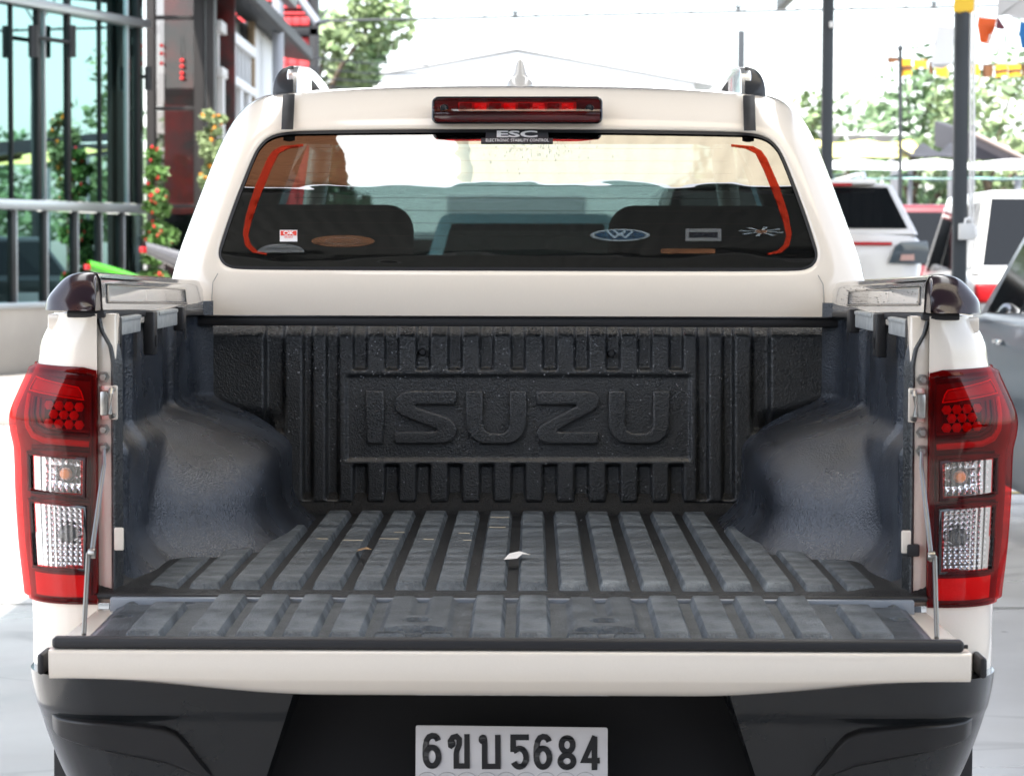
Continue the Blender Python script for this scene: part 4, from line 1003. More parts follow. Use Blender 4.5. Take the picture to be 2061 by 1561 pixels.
# end truss
tr = thing('roof_truss', 'thin dark steel roof truss spanning the open end of the canopy', 'truss', P(1200, 25, Y=30))
a, b = P(640, 43, Y=33.0), P(2120, 9, Y=30.5)
tube('bottom_chord', [a, b], .018, frame_m, tr, 8); tube('top_chord', [a + Vector((0, 0, 1.1)), b + Vector((0, 0, 1.1))], .02, frame_m, tr, 8)
for u, v in ((640, 43), (1037, 34), (1486, 23), (1880, 15)):
    q = P(u, v, Y=lerp(33, 30.5, (u - 640)/1480))
    tube('strut', [q, q + Vector((0, 0, 1.1))], .014, frame_m, tr, 6)
    tube('brace', [q + Vector((0, 0, .02)), q + Vector((.9, 0, 1.1))], .014, frame_m, tr, 6); tube('brace', [q + Vector((0, 0, .02)), q + Vector((-.9, 0, 1.1))], .014, frame_m, tr, 6)
    box('gusset', q, (.09, .012, .045), frame_m, tr, .003)
for k in range(14):
    q = a.lerp(b, (k + .35)/14); box('clip', q + Vector((0, 0, .018)), (.05, .02, .02), frame_m, tr, .004)

# ---------------------------------------------------------------- glass showroom
alu = mat('aluminium', (.55, .58, .60), .35, .8); blk = mat('frame_black', (.012, .013, .014), .4)
pane_m = glass_mat('showroom_glass', (.04, .07, .07), .50, .0, (.52, .80, .77), fres=.75, bump=(1.2, .02, (1, 1, 1)))
plinth_m = mat('plinth_render', (.34, .32, .29), .6, var=(1.5, .25, (.27, .25, .23)))
A = P(-110, 700, Y=19.4); A.z = 0; B = P(293, 700, Y=23.3); B.z = 0
dv = (B - A).normalized(); nv = Vector((dv.y, -dv.x, 0)); FR = Matrix(((dv.x, nv.x, 0), (dv.y, nv.y, 0), (0, 0, 1)))   # local x along, local y out toward the lot
show = thing('glass_showroom', 'glass fronted showroom with black mullions and a rendered plinth', 'building', (A + B)/2)
def fs(u, v, org=None):
    q = PP(u, v, A, nv); return (q - A).dot(dv), q.z
def fbox(name, s0, s1, z0, z1, o0, o1, m, parent, bev=.004, org=None, d=None, nn=None, fr=None):
    o_, d_, n2, f_ = org or A, d or dv, nn or nv, fr or FR
    c = o_ + d_*((s0 + s1)/2) + n2*((o0 + o1)/2) + Vector((0, 0, (z0 + z1)/2))
    return box(name, c, (abs(s1 - s0), abs(o1 - o0), abs(z1 - z0)), m, parent, bev, 2, f_)
SL = (B - A).length
zl0, zl1 = fs(130, 425)[1], fs(130, 406)[1]; zsill = fs(60, 612)[1]; zbeam = fs(250, 46)[1]
up = [-110, -30, 25, 79, 139, 203, 258, 293]
for u0, u1 in zip(up, up[1:]):
    s0, s1 = fs(u0, 250)[0], fs(u1, 250)[0]
    fbox('pane', s0 + .01, s1 - .01, zl1 + .01, zbeam - .02, -.03, -.018, pane_m, show, 0)
    fbox('pane', s0 + .01, s1 - .01, zbeam + .06, 4.9, -.03, -.018, pane_m, show, 0)
lo = [-110, -60, -30, 27, 90, 151, 200, 245, 293]
for u0, u1 in zip(lo, lo[1:]):
    s0, s1 = fs(u0, 500)[0], fs(u1, 500)[0]; fbox('pane', s0 + .01, s1 - .01, zsill + .02, zl0 - .01, -.03, -.018, pane_m, show, 0)
for u, w_, m_ in ((-30, 11, blk), (25, 4, blk), (79, 14, blk), (91, 5, alu), (139, 13, blk), (203, 4, blk), (258, 5, alu), (280, 14, blk), (-110, 10, blk)):
    s, _ = fs(u, 250); hw = w_/2/F*26; fbox('mullion', s - hw, s + hw, zl1, 4.95, -.02, .012 if w_ > 10 else .008, m_, show)
for u, w_ in ((27, 16), (90, 13), (151, 16), (200, 12), (245, 14), (-30, 14)):
    s, _ = fs(u, 500); hw = w_/2/F*26; fbox('mullion', s - hw, s + hw, zsill, zl0, -.02, .012, blk, show); fbox('mullion_edge', s + hw, s + hw + .018, zsill, zl0, -.02, .016, alu, show)
fbox('transom', 0, SL, zl0, zl1, -.02, .09, alu, show); fbox('head_beam', 0, SL, zbeam - .02, zbeam + .06, -.02, .08, alu, show); fbox('sill', -.2, SL, zsill - .03, zsill + .02, -.05, .12, alu, show)
fbox('plinth', -.2, SL + .05, 0, zsill - .03, -.05, .08, plinth_m, show, .01)
fbox('parapet', -.2, SL + .2, 4.95, 5.5, -.05, .1, blk, show, .01)
fbox('inner_wall', -.2, SL, 0, 5, -1.3, -1.25, mat('dim_wall', (.06, .06, .06), .8), show, .01)
# wall lights: an up-down pair on arms
s, z = fs(79, 82); wl = thing('wall_light', 'black twin cylinder wall light on the showroom mullion', 'wall light', A + dv*s + nv*.05 + Vector((0, 0, z)))
def at_f(s, z, o): return A + dv*s + nv*o + Vector((0, 0, z))
for u0 in (44, 121):
    s1, _ = fs(u0, 82); zt1, zb1 = fs(u0, 52)[1], fs(u0, 116)[1]; tube('lamp_cylinder', [at_f(s1, zb1, .12), at_f(s1, zt1, .12)], .048, blk, wl, 20)
    tube('arm', [at_f(s, z + .01, .10), at_f(s1, z + .01, .12)], .022, blk, wl, 10)
s2, _ = fs(278, 160); z2 = fs(278, 155)[1]
wl2 = thing('wall_light', 'small black wall light beside the showroom corner column', 'wall light', at_f(s2, z2, .05)); tube('lamp_cylinder', [at_f(s2 - .03, z2 - .14, .13), at_f(s2 - .03, z2 + .10, .13)], .04, blk, wl2, 16); tube('arm', [at_f(s2, z2, .05), at_f(s2 - .03, z2, .12)], .02, blk, wl2)

# ---------------------------------------------------------------- dark entrance bay
EY = 23.6
bay = thing('entrance_bay', 'dark framed glass entrance with red decorations inside', 'entrance', P(360, 800, Y=EY))
brn = mat('column_brown', (.022, .019, .018), .55)
def ebox(name, u0, u1, v0, v1, y0, y1, m, parent, bev=.004, z0=None, z1=None):
    a, b = P(u0, v1, Y=EY), P(u1, v0, Y=EY); return box2(name, a.x, b.x, y0, y1, a.z if z0 is None else z0, b.z if z1 is None else z1, m, parent, bev)
ebox('column', 295, 312, 0, 0, EY - .06, EY + .1, brn, bay, z0=0, z1=5.2); ebox('column', 391, 412, 0, 0, EY - .06, EY + .1, brn, bay, z0=0, z1=5.2); ebox('column', 417, 432, 0, 0, EY - .10, EY + .1, brn, bay, z0=0, z1=5.2)
dg = glass_mat('door_glass', (.55, .52, .52), .03, 0, fres=.2)
ebox('pane', 312, 391, 0, 214, EY, EY + .012, dg, bay, 0, z1=5.0); ebox('pane', 312, 391, 224, 410, EY, EY + .012, dg, bay, 0); ebox('pane', 312, 391, 420, 640, EY, EY + .012, dg, bay, 0)
for v in (36, 219, 415): ebox('rail', 312, 391, v - 4, v + 4, EY - .03, EY + .03, brn, bay)
box2('back_wall', P(290, 0, Y=EY).x, P(440, 0, Y=EY).x, EY + 1.5, EY + 1.6, 0, 5.2, mat('interior_red', (.16, .02, .018), .8, var=(2.5, .12, (.03, .03, .03))), bay, .01)
ebox('lower_board', 312, 391, 430, 520, EY + .25, EY + .3, mat('teal_board', (.03, .07, .07), .5), bay)
lan = mat('lantern_red', (.75, .03, .03), .5)
for u, vs0 in ((325, (92, 108, 128)), (366, (122, 134, 148, 158))):
    q0 = P(u, vs0[0], Y=EY - .12); lt = thing('lantern_string', f'string of {"three" if len(vs0) == 3 else "four"} small red lanterns hanging at the entrance', 'lanterns', q0 + Vector((0, 0, .1)))
    tube('cord', [q0 + Vector((0, 0, .25)), P(u, vs0[-1], Y=EY - .12)], .003, blk, lt, 5)
    for v in vs0:
        q = P(u, v, Y=EY - .12); lathe('lantern', [(.006, -.02), (.018, -.014), (.023, 0), (.018, .014), (.006, .02)], lan, lt, n=14, c=tuple(q))
# ---------------------------------------------------------------- white side building with barred windows
A3 = P(432, 700, Y=24.2); A3.z = 0; B3 = P(571, 700, Y=33.5); B3.z = 0
d3 = (B3 - A3).normalized(); n3 = Vector((d3.y, -d3.x, 0)); F3 = Matrix(((d3.x, n3.x, 0), (d3.y, n3.y, 0), (0, 0, 1)))
def f3(u, v): q = PP(u, v, A3, n3); return (q - A3).dot(d3), q.z
L3 = (B3 - A3).length
wb_ = thing('side_building', 'white rendered side building with barred windows and a sloping sheet eave', 'building', (A3 + B3)/2)
k3 = dict(org=A3, d=d3, nn=n3, fr=F3)
wwall = mat('white_render', (.82, .82, .80), .7); wtrim = mat('white_trim', (.82, .83, .83), .5)
zE = f3(540, 75)[1] + .0
sA, sB = f3(437, 250)[0], f3(508, 250)[0]
fbox('wall', sB, L3, 0, zE, -.2, 0, wwall, wb_, .01, **k3); fbox('wall', -.2, sA, 0, zE, -.2, 0, brn, wb_, .01, **k3)
fbox('wall_below', sA, sB, 0, 1.0, -.2, 0, wwall, wb_, .01, **k3); fbox('window_backing', sA, sB, 1.0, zE, -.22, -.12, mat('deep_teal', (.012, .02, .022), .3), wb_, 0, **k3)
zt3 = f3(470, 80)[1]; zm3 = f3(470, 165)[1]; zb3 = f3(470, 420)[1]
fbox('window_head', sA, sB, zt3 - .05, zt3 + .07, -.05, .05, wtrim, wb_, **k3); fbox('window_rail', sA, sB, zm3 - .05, zm3 + .05, -.05, .06, wtrim, wb_, **k3)
for k in range(9):
    s = lerp(sA, sB, (k + .5)/9); fbox('window_bar', s - .05, s + .05, zm3, zt3, -.05, .0, wtrim, wb_, **k3)
for k in range(4):
    s = lerp(sA, sB, (k + .35)/4); fbox('window_post', s - .11, s + .11, .9, zm3, -.05, .04, wtrim, wb_, **k3)
    fbox('window_bar', s + .42, s + .50, .9, zm3, -.05, .0, alu, wb_, **k3)
fbox('corner_post', sB - .12, sB + .1, 0, zE, -.05, .03, mat('timber_tan', (.30, .21, .12), .7), wb_, **k3)
ev = []
gut = mat('eave_grey', (.025, .027, .028), .6)
bm = bmesh.new(); n_ = 60
for k in range(n_ + 1):
    s = lerp(-1.5, L3 + 1.6, k/n_); q = A3 + d3*s; h = .03*math.sin(k*math.pi)
    for o_, z_ in ((-.3, zE + .22), (.30, zE + .13 + .02*(k % 2)), (.31, zE - .02 + .02*(k % 2)), (.26, zE - .03), (-.1, zE + .02)): ev.append(q + n3*o_ + Vector((0, 0, z_)))
bm.free()
mesh('eave', ev, [(k*5+i, k*5+i+1, (k+1)*5+i+1, (k+1)*5+i) for k in range(n_) for i in range(4)], gut, wb_, 20)
# ---------------------------------------------------------------- red timber house
HY = 40.0
rh = thing('red_house', 'red slatted timber house with black frames behind the side building', 'house', P(560, 700, Y=HY))
red_w = mat('red_timber', (.62, .05, .055), .6, var=(4, .2, (.5, .04, .045))); blk2 = mat('black_timber', (.012, .012, .014), .6)
def hbox(name, u0, u1, v0, v1, y0, y1, m, parent=rh): a, b = P(u0, v1, Y=HY), P(u1, v0, Y=HY); return box2(name, a.x, b.x, y0, y1, max(0, a.z), b.z, m, parent, .01)
hbox('backing', 470, 640, -40, 560, HY + .1, HY + .3, blk2)
for v in (-30, -16, -2, 12, 25): hbox('slat', 470, 618, v, v + 5, HY - .04, HY + .06, red_w)
for u in range(470, 622, 17): hbox('plank', u, u + 16.2, 35, 52, HY - .03, HY + .08, red_w)
hbox('lintel', 470, 642, 57, 73, HY - .12, HY + .08, blk2); hbox('corner_post', 624, 641, 57, 560, HY - .12, HY + .09, blk2)
for u0, u1 in ((500, 530), (533, 556), (559, 578), (581, 598), (601, 622)): hbox('panel', u0, u1, 76, 560, HY, HY + .08, red_w)
# ---------------------------------------------------------------- grey steel column and brace
q = P(560, 500, Y=30.0); col = thing('steel_column', 'round grey steel column with a sloping brace by the red house', 'column', (q.x, q.y, 0))
gsteel = mat('galvanised_steel', (.36, .37, .40), .45, .5)
tube('shaft', [(q.x, q.y, 0), (q.x, q.y, 5.5)], .075, gsteel, col, 20)
a, b = P(598, -10, Y=30), P(638, 46, Y=30); tube('brace', [a + (a - b)*.8, b], .055, gsteel, col, 12); tube('tie', [b, P(660, 42, Y=30.5)], .03, frame_m, col, 8)
# ---------------------------------------------------------------- cars
def make_car(name, label, col, L=4.4, W_=1.76, H=1.48, belt=.92, rake=(.55, .25, 1.05, .75), group=None, rough=.3, metal=0.0, suv=False, tail=True, chr_mirror=False, lampc=None, coat=.8):
    """local: rear at y=0, front at y=L; returns root Empty at the origin"""
    root = thing(name, label, 'car', (0, 0, 0), group); root['_local'] = 1
    pm = mat('car_paint_' + name + '_%d' % int(sum(col)*1000), col, rough, metal, coat)
    gl = mat('car_glass', (.006, .007, .008), .05, 0, 0, .35); hw = W_/2
    st = [(0, .52, belt - .10, .80), (.03, .40, belt - .02, .90), (.12, .30, belt, .96), (.5, .25, belt + .01, 1), (L*.35, .22, belt, 1), (L*.65, .22, belt - .01, 1), (L - .9, .25, belt - .06, .99), (L - .35, .28, belt - .14, .94), (L - .08, .36, belt - .26, .82), (L, .46, belt - .34, .70)]
    prof = lambda zb, zt, w_: [(-w_*.90, zb), (-w_*.98, zb + .10), (-w_, lerp(zb, zt, .55)), (-w_*.985, zt - .05), (-w_*.94, zt - .008), (-w_*.6, zt + .012), (0, zt + .02), (w_*.6, zt + .012), (w_*.94, zt - .008), (w_*.985, zt - .05), (w_, lerp(zb, zt, .55)), (w_*.98, zb + .10), (w_*.90, zb)]
    vs_, fs_ = [], []
    for y, zb, zt_c, kw in st: vs_ += [(x, y, z) for x, z in prof(zb, zt_c, hw*kw)]
    n_ = 13
    for j in range(len(st)-1):
        for i in range(n_): a, b = j*n_+i, j*n_+(i+1) % n_; fs_.append((a, b, b+n_, a+n_))
    fs_.append(tuple(range(n_))[::-1]); fs_.append(tuple((len(st)-1)*n_+i for i in range(n_)))
    body = mesh('body', vs_, [f[::-1] for f in fs_], pm, root, 50)
    rb, rr_, fb, fr_ = rake; yb0, yt0, yt1, yb1 = .08 + 0*rb, rb, L - fb - fr_ - .1, L - fb
    wb2, wt2 = hw*.94, hw*(.80 if suv else .72); zb = belt - .005
    bc = [(-wb2, yb0, zb), (wb2, yb0, zb), (wb2, yb1, zb - .06), (-wb2, yb1, zb - .06)]; tcn = [(-wt2, yt0, H - .03), (wt2, yt0, H - .03), (wt2, yt1, H - .04), (-wt2, yt1, H - .04)]
    bm = bmesh.new(); V = [bm.verts.new(v) for v in bc + tcn]; c1 = bm.verts.new((0, yt0 + .05, H)); 
    for f in ((0, 1, 5, 4), (1, 2, 6, 5), (2, 3, 7, 6), (3, 0, 4, 7), (4, 5, 6, 7)): bm.faces.new([V[i] for i in f])
    bm.verts.remove(c1); bmesh.ops.bevel(bm, geom=[e for e in bm.edges if not e.is_boundary], offset=.07, segments=3, affect='EDGES', profile=.6)
    bm_obj('cabin', bm, pm, root, 60)
    def window(nm, i, j, k, l, ins=(.08, .08), m_=gl):
        q = [Vector((bc + tcn)[x]) for x in (i, j, k, l)]; nr = (q[1]-q[0]).cross(q[3]-q[0]).normalized()
        def bil(a, b): return q[0].lerp(q[1], a).lerp(q[3].lerp(q[2], a), b)
        lp = [bil(ins[0], ins[1]), bil(1-ins[0], ins[1]), bil(1-ins[0]*1.1, 1-ins[1]), bil(ins[0]*1.1, 1-ins[1])]
        return mesh(nm, [p_ + nr*.006 for p_ in lp], [(0, 1, 2, 3)], m_, root, 0)
    window('rear_window', 0, 1, 5, 4, (.035, .10) if suv else (.07, .12)); window('windscreen', 2, 3, 7, 6, (.06, .08))
    q = [Vector((bc + tcn)[x]) for x in (1, 2, 6, 5)]
    for sgn, idx in ((1, (1, 2, 6, 5)), (-1, (3, 0, 4, 7))):
        qq = [Vector((bc + tcn)[x]) for x in idx]; nr = (qq[1]-qq[0]).cross(qq[3]-qq[0]).normalized()
        for a0, a1 in ((.09, .36), (.38, .64), (.66, .93)):
            lp = [qq[0].lerp(qq[1], a).lerp(qq[3].lerp(qq[2], a), b) for a, b in ((a0, .07), (a1, .07), (a1, .86), (a0, .86))]
            mesh('side_window', [p_ + nr*.006 for p_ in lp], [(0, 1, 2, 3)], gl, root, 0)
        box('door_mirror', (sgn*(hw + .08), L - fb - .28, belt + .03), (.19, .10, .13), chrome if chr_mirror else pm, root, .04, 3)
        box('door_handle', (sgn*(hw + .004), L*.50, belt - .13), (.03, .16, .025), chrome, root, .008)
        box('headlamp', (sgn*hw*.66, L - .10, belt - .33), (.34, .20, .13), clear_like, root, .04, 3)
        if tail: box('tail_lamp', (sgn*hw*.80, .045, belt - .17), (.26, .12, .17), lampc or red_mid, root, .03, 3)
        for y in (.78, L - .82):
            wh = lathe('wheel', [(.15, -.09), (.29, -.10), (.32, -.07), (.32, .07), (.29, .10), (.15, .09)], rubber_m, root, n=28, axis='X', c=(sgn*(hw - .10), y, .32))
            lathe('rim', [(0, -.03), (.05, -.03), (.18, .03), (.20, .094), (.205, .094), (.205, -.094), (0, -.094)] if sgn > 0 else [(0, .03), (.05, .03), (.18, -.03), (.20, -.094), (.205, -.094), (.205, .094), (0, .094)], gsteel, wh, n=20, axis='X', c=(sgn*(hw - .10), y, .32))
            lathe('wheel_well', [(.0, -.002), (.37, -.002), (.38, .002), (0, .004)], blk, root, n=28, axis='X', c=(sgn*(hw + .0), y, .34))
    box('grille', (0, L - .012, belt - .38), (hw*.9, .06, .12), blk, root, .02); box('rear_bumper', (0, .02, .42), (W_*.92, .10, .20), pm, root, .04, 3)
    pl = box('number_plate', (0, -.025 + .012, belt - .22 if not suv else .72), (.36, .02, .13), plate_m, root, .004)
    return root
clear_like = mat('headlamp_glass', (.5, .52, .54), .08, .3, .5)
def place(o, x, D, rz=0, z=0): o.location = (x, D - 4.84, z); o.rotation_euler.z = rz; return o
# white luxury estate: built at its place with its own rear
SD = 18.3; SYr = SD - 4.84
lx = make_car('white_estate_car', 'tall white estate car with a dark rear window parked by the canopy post', (.58, .55, .51), L=4.9, W_=1.94, H=1.80, belt=1.42, rake=(.42, .2, 1.3, .7), suv=True, tail=False)
cxl = P(1871, 500, Y=SYr).x - .97; place(lx, cxl, SD)
def sq(u, v, y=SYr): q = P(u, v, Y=y); return (q.x - cxl, q.z)
def lx_map(y0, slope=.30, zb=1.42): return lambda a, b, t: Vector((a, y0 + slope*max(0, b - zb) - t, b))
smoke = mat('lamp_smoke', (.06, .075, .085), .12, 0, .8)
lamp = [(1787, 530), (1800, 495), (1812, 487), (1868, 485), (1871, 505), (1868, 528), (1845, 531)]
for sgn in (1, -1):
    f_ = (lambda s: (lambda a, b, t: Vector((s*a, -.006 + .10*max(0, a - .8)*4*(a > .8) - t, b))))(sgn)
    tl = plate('tail_lamp', [[sq(*q) for q in lamp]], f_, .03, smoke, lx, .006)
    o_ = plate('lamp_cells', [[sq(*q) for q in [(1812, 512), (1838, 512), (1838, 524), (1810, 524)]]], (lambda s: (lambda a, b, t: Vector((s*a, -.045 - t, b))))(sgn), .006, mat('cell_pink', (.45, .28, .24), .3), tl)
plate('chrome_strip', [[sq(1400, 484), sq(1795, 487), sq(1795, 494), sq(1400, 492)]], lx_map(-.004), .012, red_mid, lx, .003)
plate('spoiler_lamp', [[sq(1620, 366), sq(1728, 366), sq(1726, 372), sq(1620, 372)]], lambda a, b, t: Vector((a, .36 - t, b)), .02, red_mid, lx, .002)
box('roof_spoiler', (0, .47, 1.775), (1.30, .25, .035), mat('spoiler_white', (.74, .72, .68), .35, 0, .6), lx, .012)
for sgn in (-1, 1): tube('roof_rail', [(sgn*.60, .6, 1.80), (sgn*.60, .7, 1.84), (sgn*.60, 2.4, 1.84), (sgn*.60, 2.5, 1.80)], .018, chrome, lx)
# steel blue saloon alongside
bl_car = make_car('steel_blue_car', 'glossy steel blue car with a chrome mirror parked beside the truck', (.035, .052, .070), L=4.6, W_=1.80, H=1.62, belt=1.02, rake=(.7, .3, 1.25, .75), rough=.30, metal=.2, chr_mirror=True, coat=.15)
place(bl_car, 3.02, 9.8)
g_ = 'cars parked in the sunny yard'
c1 = make_car('maroon_van', 'maroon van parked behind the white estate car', (.16, .012, .018), L=4.6, W_=1.8, H=1.80, belt=1.10, rake=(.3, .1, .9, .7), group=g_); place(c1, P(1935, 500, Y=21.5).x, 26.4)
c3 = make_car('white_van', 'tall white van standing in the sun under the teal awning', (.70, .70, .69), L=4.2, H=1.86, belt=1.12, group=g_, rake=(.3, .15, .9, .7), suv=True); place(c3, P(2160, 500, Y=18.2).x, 23.0)
c4 = make_car('white_sedan', 'white sedan seen through the cab between the seats', (.78, .80, .80), H=1.48, group='cars parked ahead of the truck'); place(c4, P(815, 500, Y=17).x, 21.5)
c5 = make_car('pale_blue_car', 'pale blue car with red tail lamps parked ahead of the truck', (.30, .46, .52), H=1.60, L=4.2, group='cars parked ahead of the truck', rake=(.35, .15, 1.0, .7)); place(c5, P(1062, 500, Y=16).x, 19.5)
c6 = make_car('silver_car', 'silver car under the far end of the canopy ahead of the truck', (.5, .51, .52), H=1.5, metal=.4, group='cars parked ahead of the truck'); place(c6, P(1390, 500, Y=20).x, 26.0)
c7 = make_car('dark_grey_car', 'dark grey car parked crosswise at the far end of the canopy', (.03, .032, .035), H=1.5, group='cars parked ahead of the truck'); place(c7, 1.2, 31.5, R(-80))
# ---------------------------------------------------------------- motorcycles on the showroom apron
def moto(label, tailc, loc, rz, k=1.0):
    t = thing('motorcycle', label, 'motorcycle', (0, 0, 0), 'motorcycles before the showroom'); t['_local'] = 1
    tm = mat('moto_tail_%d' % int(sum(tailc)*999), tailc, .25, 0, .8)
    for y in (.0, 1.30):
        w_ = lathe('wheel', [(.22, -.05), (.28, -.06), (.30, -.03), (.30, .03), (.28, .06), (.22, .05)], rubber_m, t, n=26, axis='X', c=(0, y, .30)); lathe('hub', [(0, -.04), (.20, -.02), (.22, .0), (.20, .02), (0, .04)], steel, w_, n=18, axis='X', c=(0, y, .30))
    box('engine', (0, .65, .42), (.26, .42, .34), black_m, t, .05, 3)
    def tank(i, j): a = 2*math.pi*i; s = math.sin(j*math.pi)**.6; return Vector((.15*s*math.cos(a), .62 + .32*j, .84 + .13*s*math.sin(a) + .05*j))
    grid('tank', 18, 12, tank, tm, t, ang=180)
    def tailp(i, j): a = 2*math.pi*i; s = lerp(.12, .05, j); return Vector((s*1.1*math.cos(a), lerp(.42, -.12, j), lerp(.88, 1.12, j**.8) + s*.9*math.sin(a)))
    grid('tail', 14, 10, tailp, tm, t, ang=180)
    box('seat', (0, .38, .93), (.24, .42, .07), rubber_m, t, .03, 3, Matrix.Rotation(R(-8), 3, 'X'))
    box('tail_light', (0, -.13, 1.10), (.10, .04, .05), red_mid, t, .01)
    tube('fork', [(-.09, 1.3, .30), (-.09, 1.08, 1.02)], .022, steel, t); tube('fork', [(.09, 1.3, .30), (.09, 1.08, 1.02)], .022, steel, t)
    tube('handlebar', [(-.38, .95, 1.04), (-.2, 1.06, 1.07), (.2, 1.06, 1.07), (.38, .95, 1.04)], .014, black_m, t)
    for s in (-1, 1):
        m_ = tube('mirror_stalk', [(s*.25, 1.03, 1.07), (s*.36, 1.06, 1.24)], .007, black_m, t); box('mirror', (s*.38, 1.06, 1.27), (.15, .03, .085), gloss_black, m_, .02, 3)
    tube('exhaust', [(.14, .8, .30), (.16, .3, .32), (.17, -.15, .50)], [.03, .035, .05], steel, t, 12); tube('swing_arm', [(0, .5, .42), (.07, 0, .30)], .03, black_m, t)
    box('front_cowl', (0, 1.20, .98), (.26, .18, .28), tm, t, .06, 3); t.location = loc; t.rotation_euler.z = rz; t.scale = (k, k, k); return t
apron = box2('apron', -7, P(352, 700, Y=20).x, 15.0, 23.5, 0, .13, plinth_m, None, .01); tag(apron, None, None, kind='structure')
moto('black motorcycle with a lime green tail by the showroom glass', (.05, .32, .015), tuple(P(205, 700, Y=17.4).xy) + (.13,), R(-62), .93)
moto('grey and black motorcycle beside the red flowering shrub', (.10, .10, .11), tuple(P(322, 700, Y=17.0).xy) + (.13,), R(-65), 1.06)
# ---------------------------------------------------------------- plants
leaf_a = mat('leaf_green', (.14, .22, .08), .5, var=(1.2, .2, (.28, .34, .18))); leaf_b = mat('leaf_dark', (.09, .17, .07), .5, var=(1.2, .2, (.20, .28, .15)))
bark = mat('bark', (.12, .09, .065), .85, bump=(30, .4, 'n'))
def leaves(name, blobs, n_, size, m, parent, seed):
    rnd = random.Random(seed); vs_, fs_ = [], []
    tot = sum(b[3]**2 for b in blobs)
    for cx, cy, cz, r_ in blobs:
        for _ in range(int(n_*r_*r_/tot)):
            while True:
                d = Vector((rnd.gauss(0, 1), rnd.gauss(0, 1), rnd.gauss(0, 1)))
                if d.length > .01: break
            d.normalize(); rad = r_*rnd.random()**.45; c = Vector((cx, cy, cz)) + Vector((d.x, d.y, d.z*.85))*rad
            a = Vector((rnd.gauss(0, 1), rnd.gauss(0, 1), rnd.gauss(0, .6))).normalized(); b = a.cross(Vector((rnd.gauss(0, 1), rnd.gauss(0, 1), rnd.gauss(0, 1)))).normalized()
            s = size*rnd.uniform(.6, 1.3); k = len(vs_); vs_ += [c - a*s, c + b*s*.45, c + a*s, c - b*s*.45]; fs_.append((k, k+1, k+2, k+3))
    return mesh(name, vs_, fs_, m, parent, 0)
def tree(label, x, y, h, r_, seed, m=leaf_a, n_=5200, size=.13, low=.35, group='trees beyond the yard'):
    rnd = random.Random(seed); t = thing('tree', label, 'tree', (x, y, 0), group); top = Vector((x + rnd.uniform(-.2, .2), y, h*.75))
    tr_ = tube('trunk', [(x, y, 0), (x + .05, y, h*.3), (x, y + .05, h*.55), top], [.16*h/6, .12*h/6, .08*h/6, .03], bark, t, 10)
    blobs = []
    for k in range(11):
        a = rnd.random()*6.28; hh = lerp(low, .95, (k + .5)/11); rr = r_*(1 - .45*abs(hh - .6)/.4)*rnd.uniform(.35, .75); c = Vector((x + rr*math.cos(a), y + rr*math.sin(a), h*hh)); blobs.append((*c, r_*rnd.uniform(.30, .52)))
        tube('limb', [(x, y, h*hh*.62), ((x + c.x)/2, (y + c.y)/2, h*hh*.85), tuple(c)], [.05*h/6, .035*h/6, .012], bark, tr_, 6)
    leaves('crown', blobs, n_, size, m, t, seed); return t
tree('tall leafy green tree rising behind the red house', P(622, 500, Y=45).x, 45, 8.5, 1.75, 11, leaf_a, 4200, .13)
tree('broad green tree overlapping the taller one near the power lines', P(688, 500, Y=48).x, 48, 6.2, 1.15, 12, leaf_b, 3200, .12, .15)
for u, Y_, h_, r_, sd_, lb in ((1600, 42, 4.0, 1.15, 21, 'small airy tree beyond the slender canopy post'), (1835, 40, 4.6, 1.5, 22, 'spreading pale tree behind the yellow tarpaulin'), (1990, 38, 4.3, 1.4, 23, 'round bright tree behind the teal awning'), (1690, 50, 3.9, 1.3, 24, 'low tree in the gap between two canopy posts'), (2150, 36, 4.8, 1.7, 25, 'dense tree past the end of the pennant line'), (2420, 26, 6.0, 2.2, 26, 'large tree overlooking the sunny car yard')):
    tree(lb, P(u, 500, Y=Y_).x, Y_, h_, r_, sd_, leaf_a if sd_ % 2 else leaf_b, 1500, .10)
rw = mat('petal_red', (.70, .02, .03), .5); orw = mat('petal_orange', (.85, .32, .02), .5)
def flower_shrub(label, spots, Y_, pm_, n_, seed, fl, gm):
    rnd = random.Random(seed); q = P(spots[-1][0], spots[-1][1], Y=Y_); t = thing('flowering_shrub', label, 'shrub', (q.x, Y_, 0))
    b = []
    for u, v, r_ in spots:
        for _ in range(3): c = P(u + rnd.uniform(-14, 14), v + rnd.uniform(-10, 10), Y=Y_); b.append((c.x, Y_ + rnd.uniform(-.1, .1), c.z, r_*rnd.uniform(.55, 1.1)))
    tube('stem', [(b[-1][0], Y_, 0), (b[-1][0], Y_, b[-1][2])] + [(x, y, z) for x, y, z, _ in b[::-3][1:]], .014, bark, t, 6)
    leaves('foliage', b, n_, .045, gm, t, seed)
    bm = bmesh.new()
    for k in range(6): a = k*1.047; ico(bm, (.02*math.cos(a), .02*math.sin(a)*.6, .02*math.sin(a)), .018, 1)
    ico(bm, (0, -.008, 0), .018, 1); me = bpy.data.meshes.new('flower'); bm.to_mesh(me); bm.free()
    for _ in range(fl):
        x, y, z, r_ = rnd.choice(b); o = link('flower', me, pm_, t); a = rnd.random()*6.28; k = r_*rnd.uniform(.4, 1.0)
        o.location = Vector((x + k*math.cos(a), y - r_*.7, z + k*math.sin(a))) - Vector(t.location); q3 = rnd.uniform(.35, .75); o.scale = (q3*rnd.uniform(.7, 1.3), q3*.7, q3*rnd.uniform(.6, 1.2)); o.rotation_euler = (rnd.random(), rnd.random()*6, rnd.random())
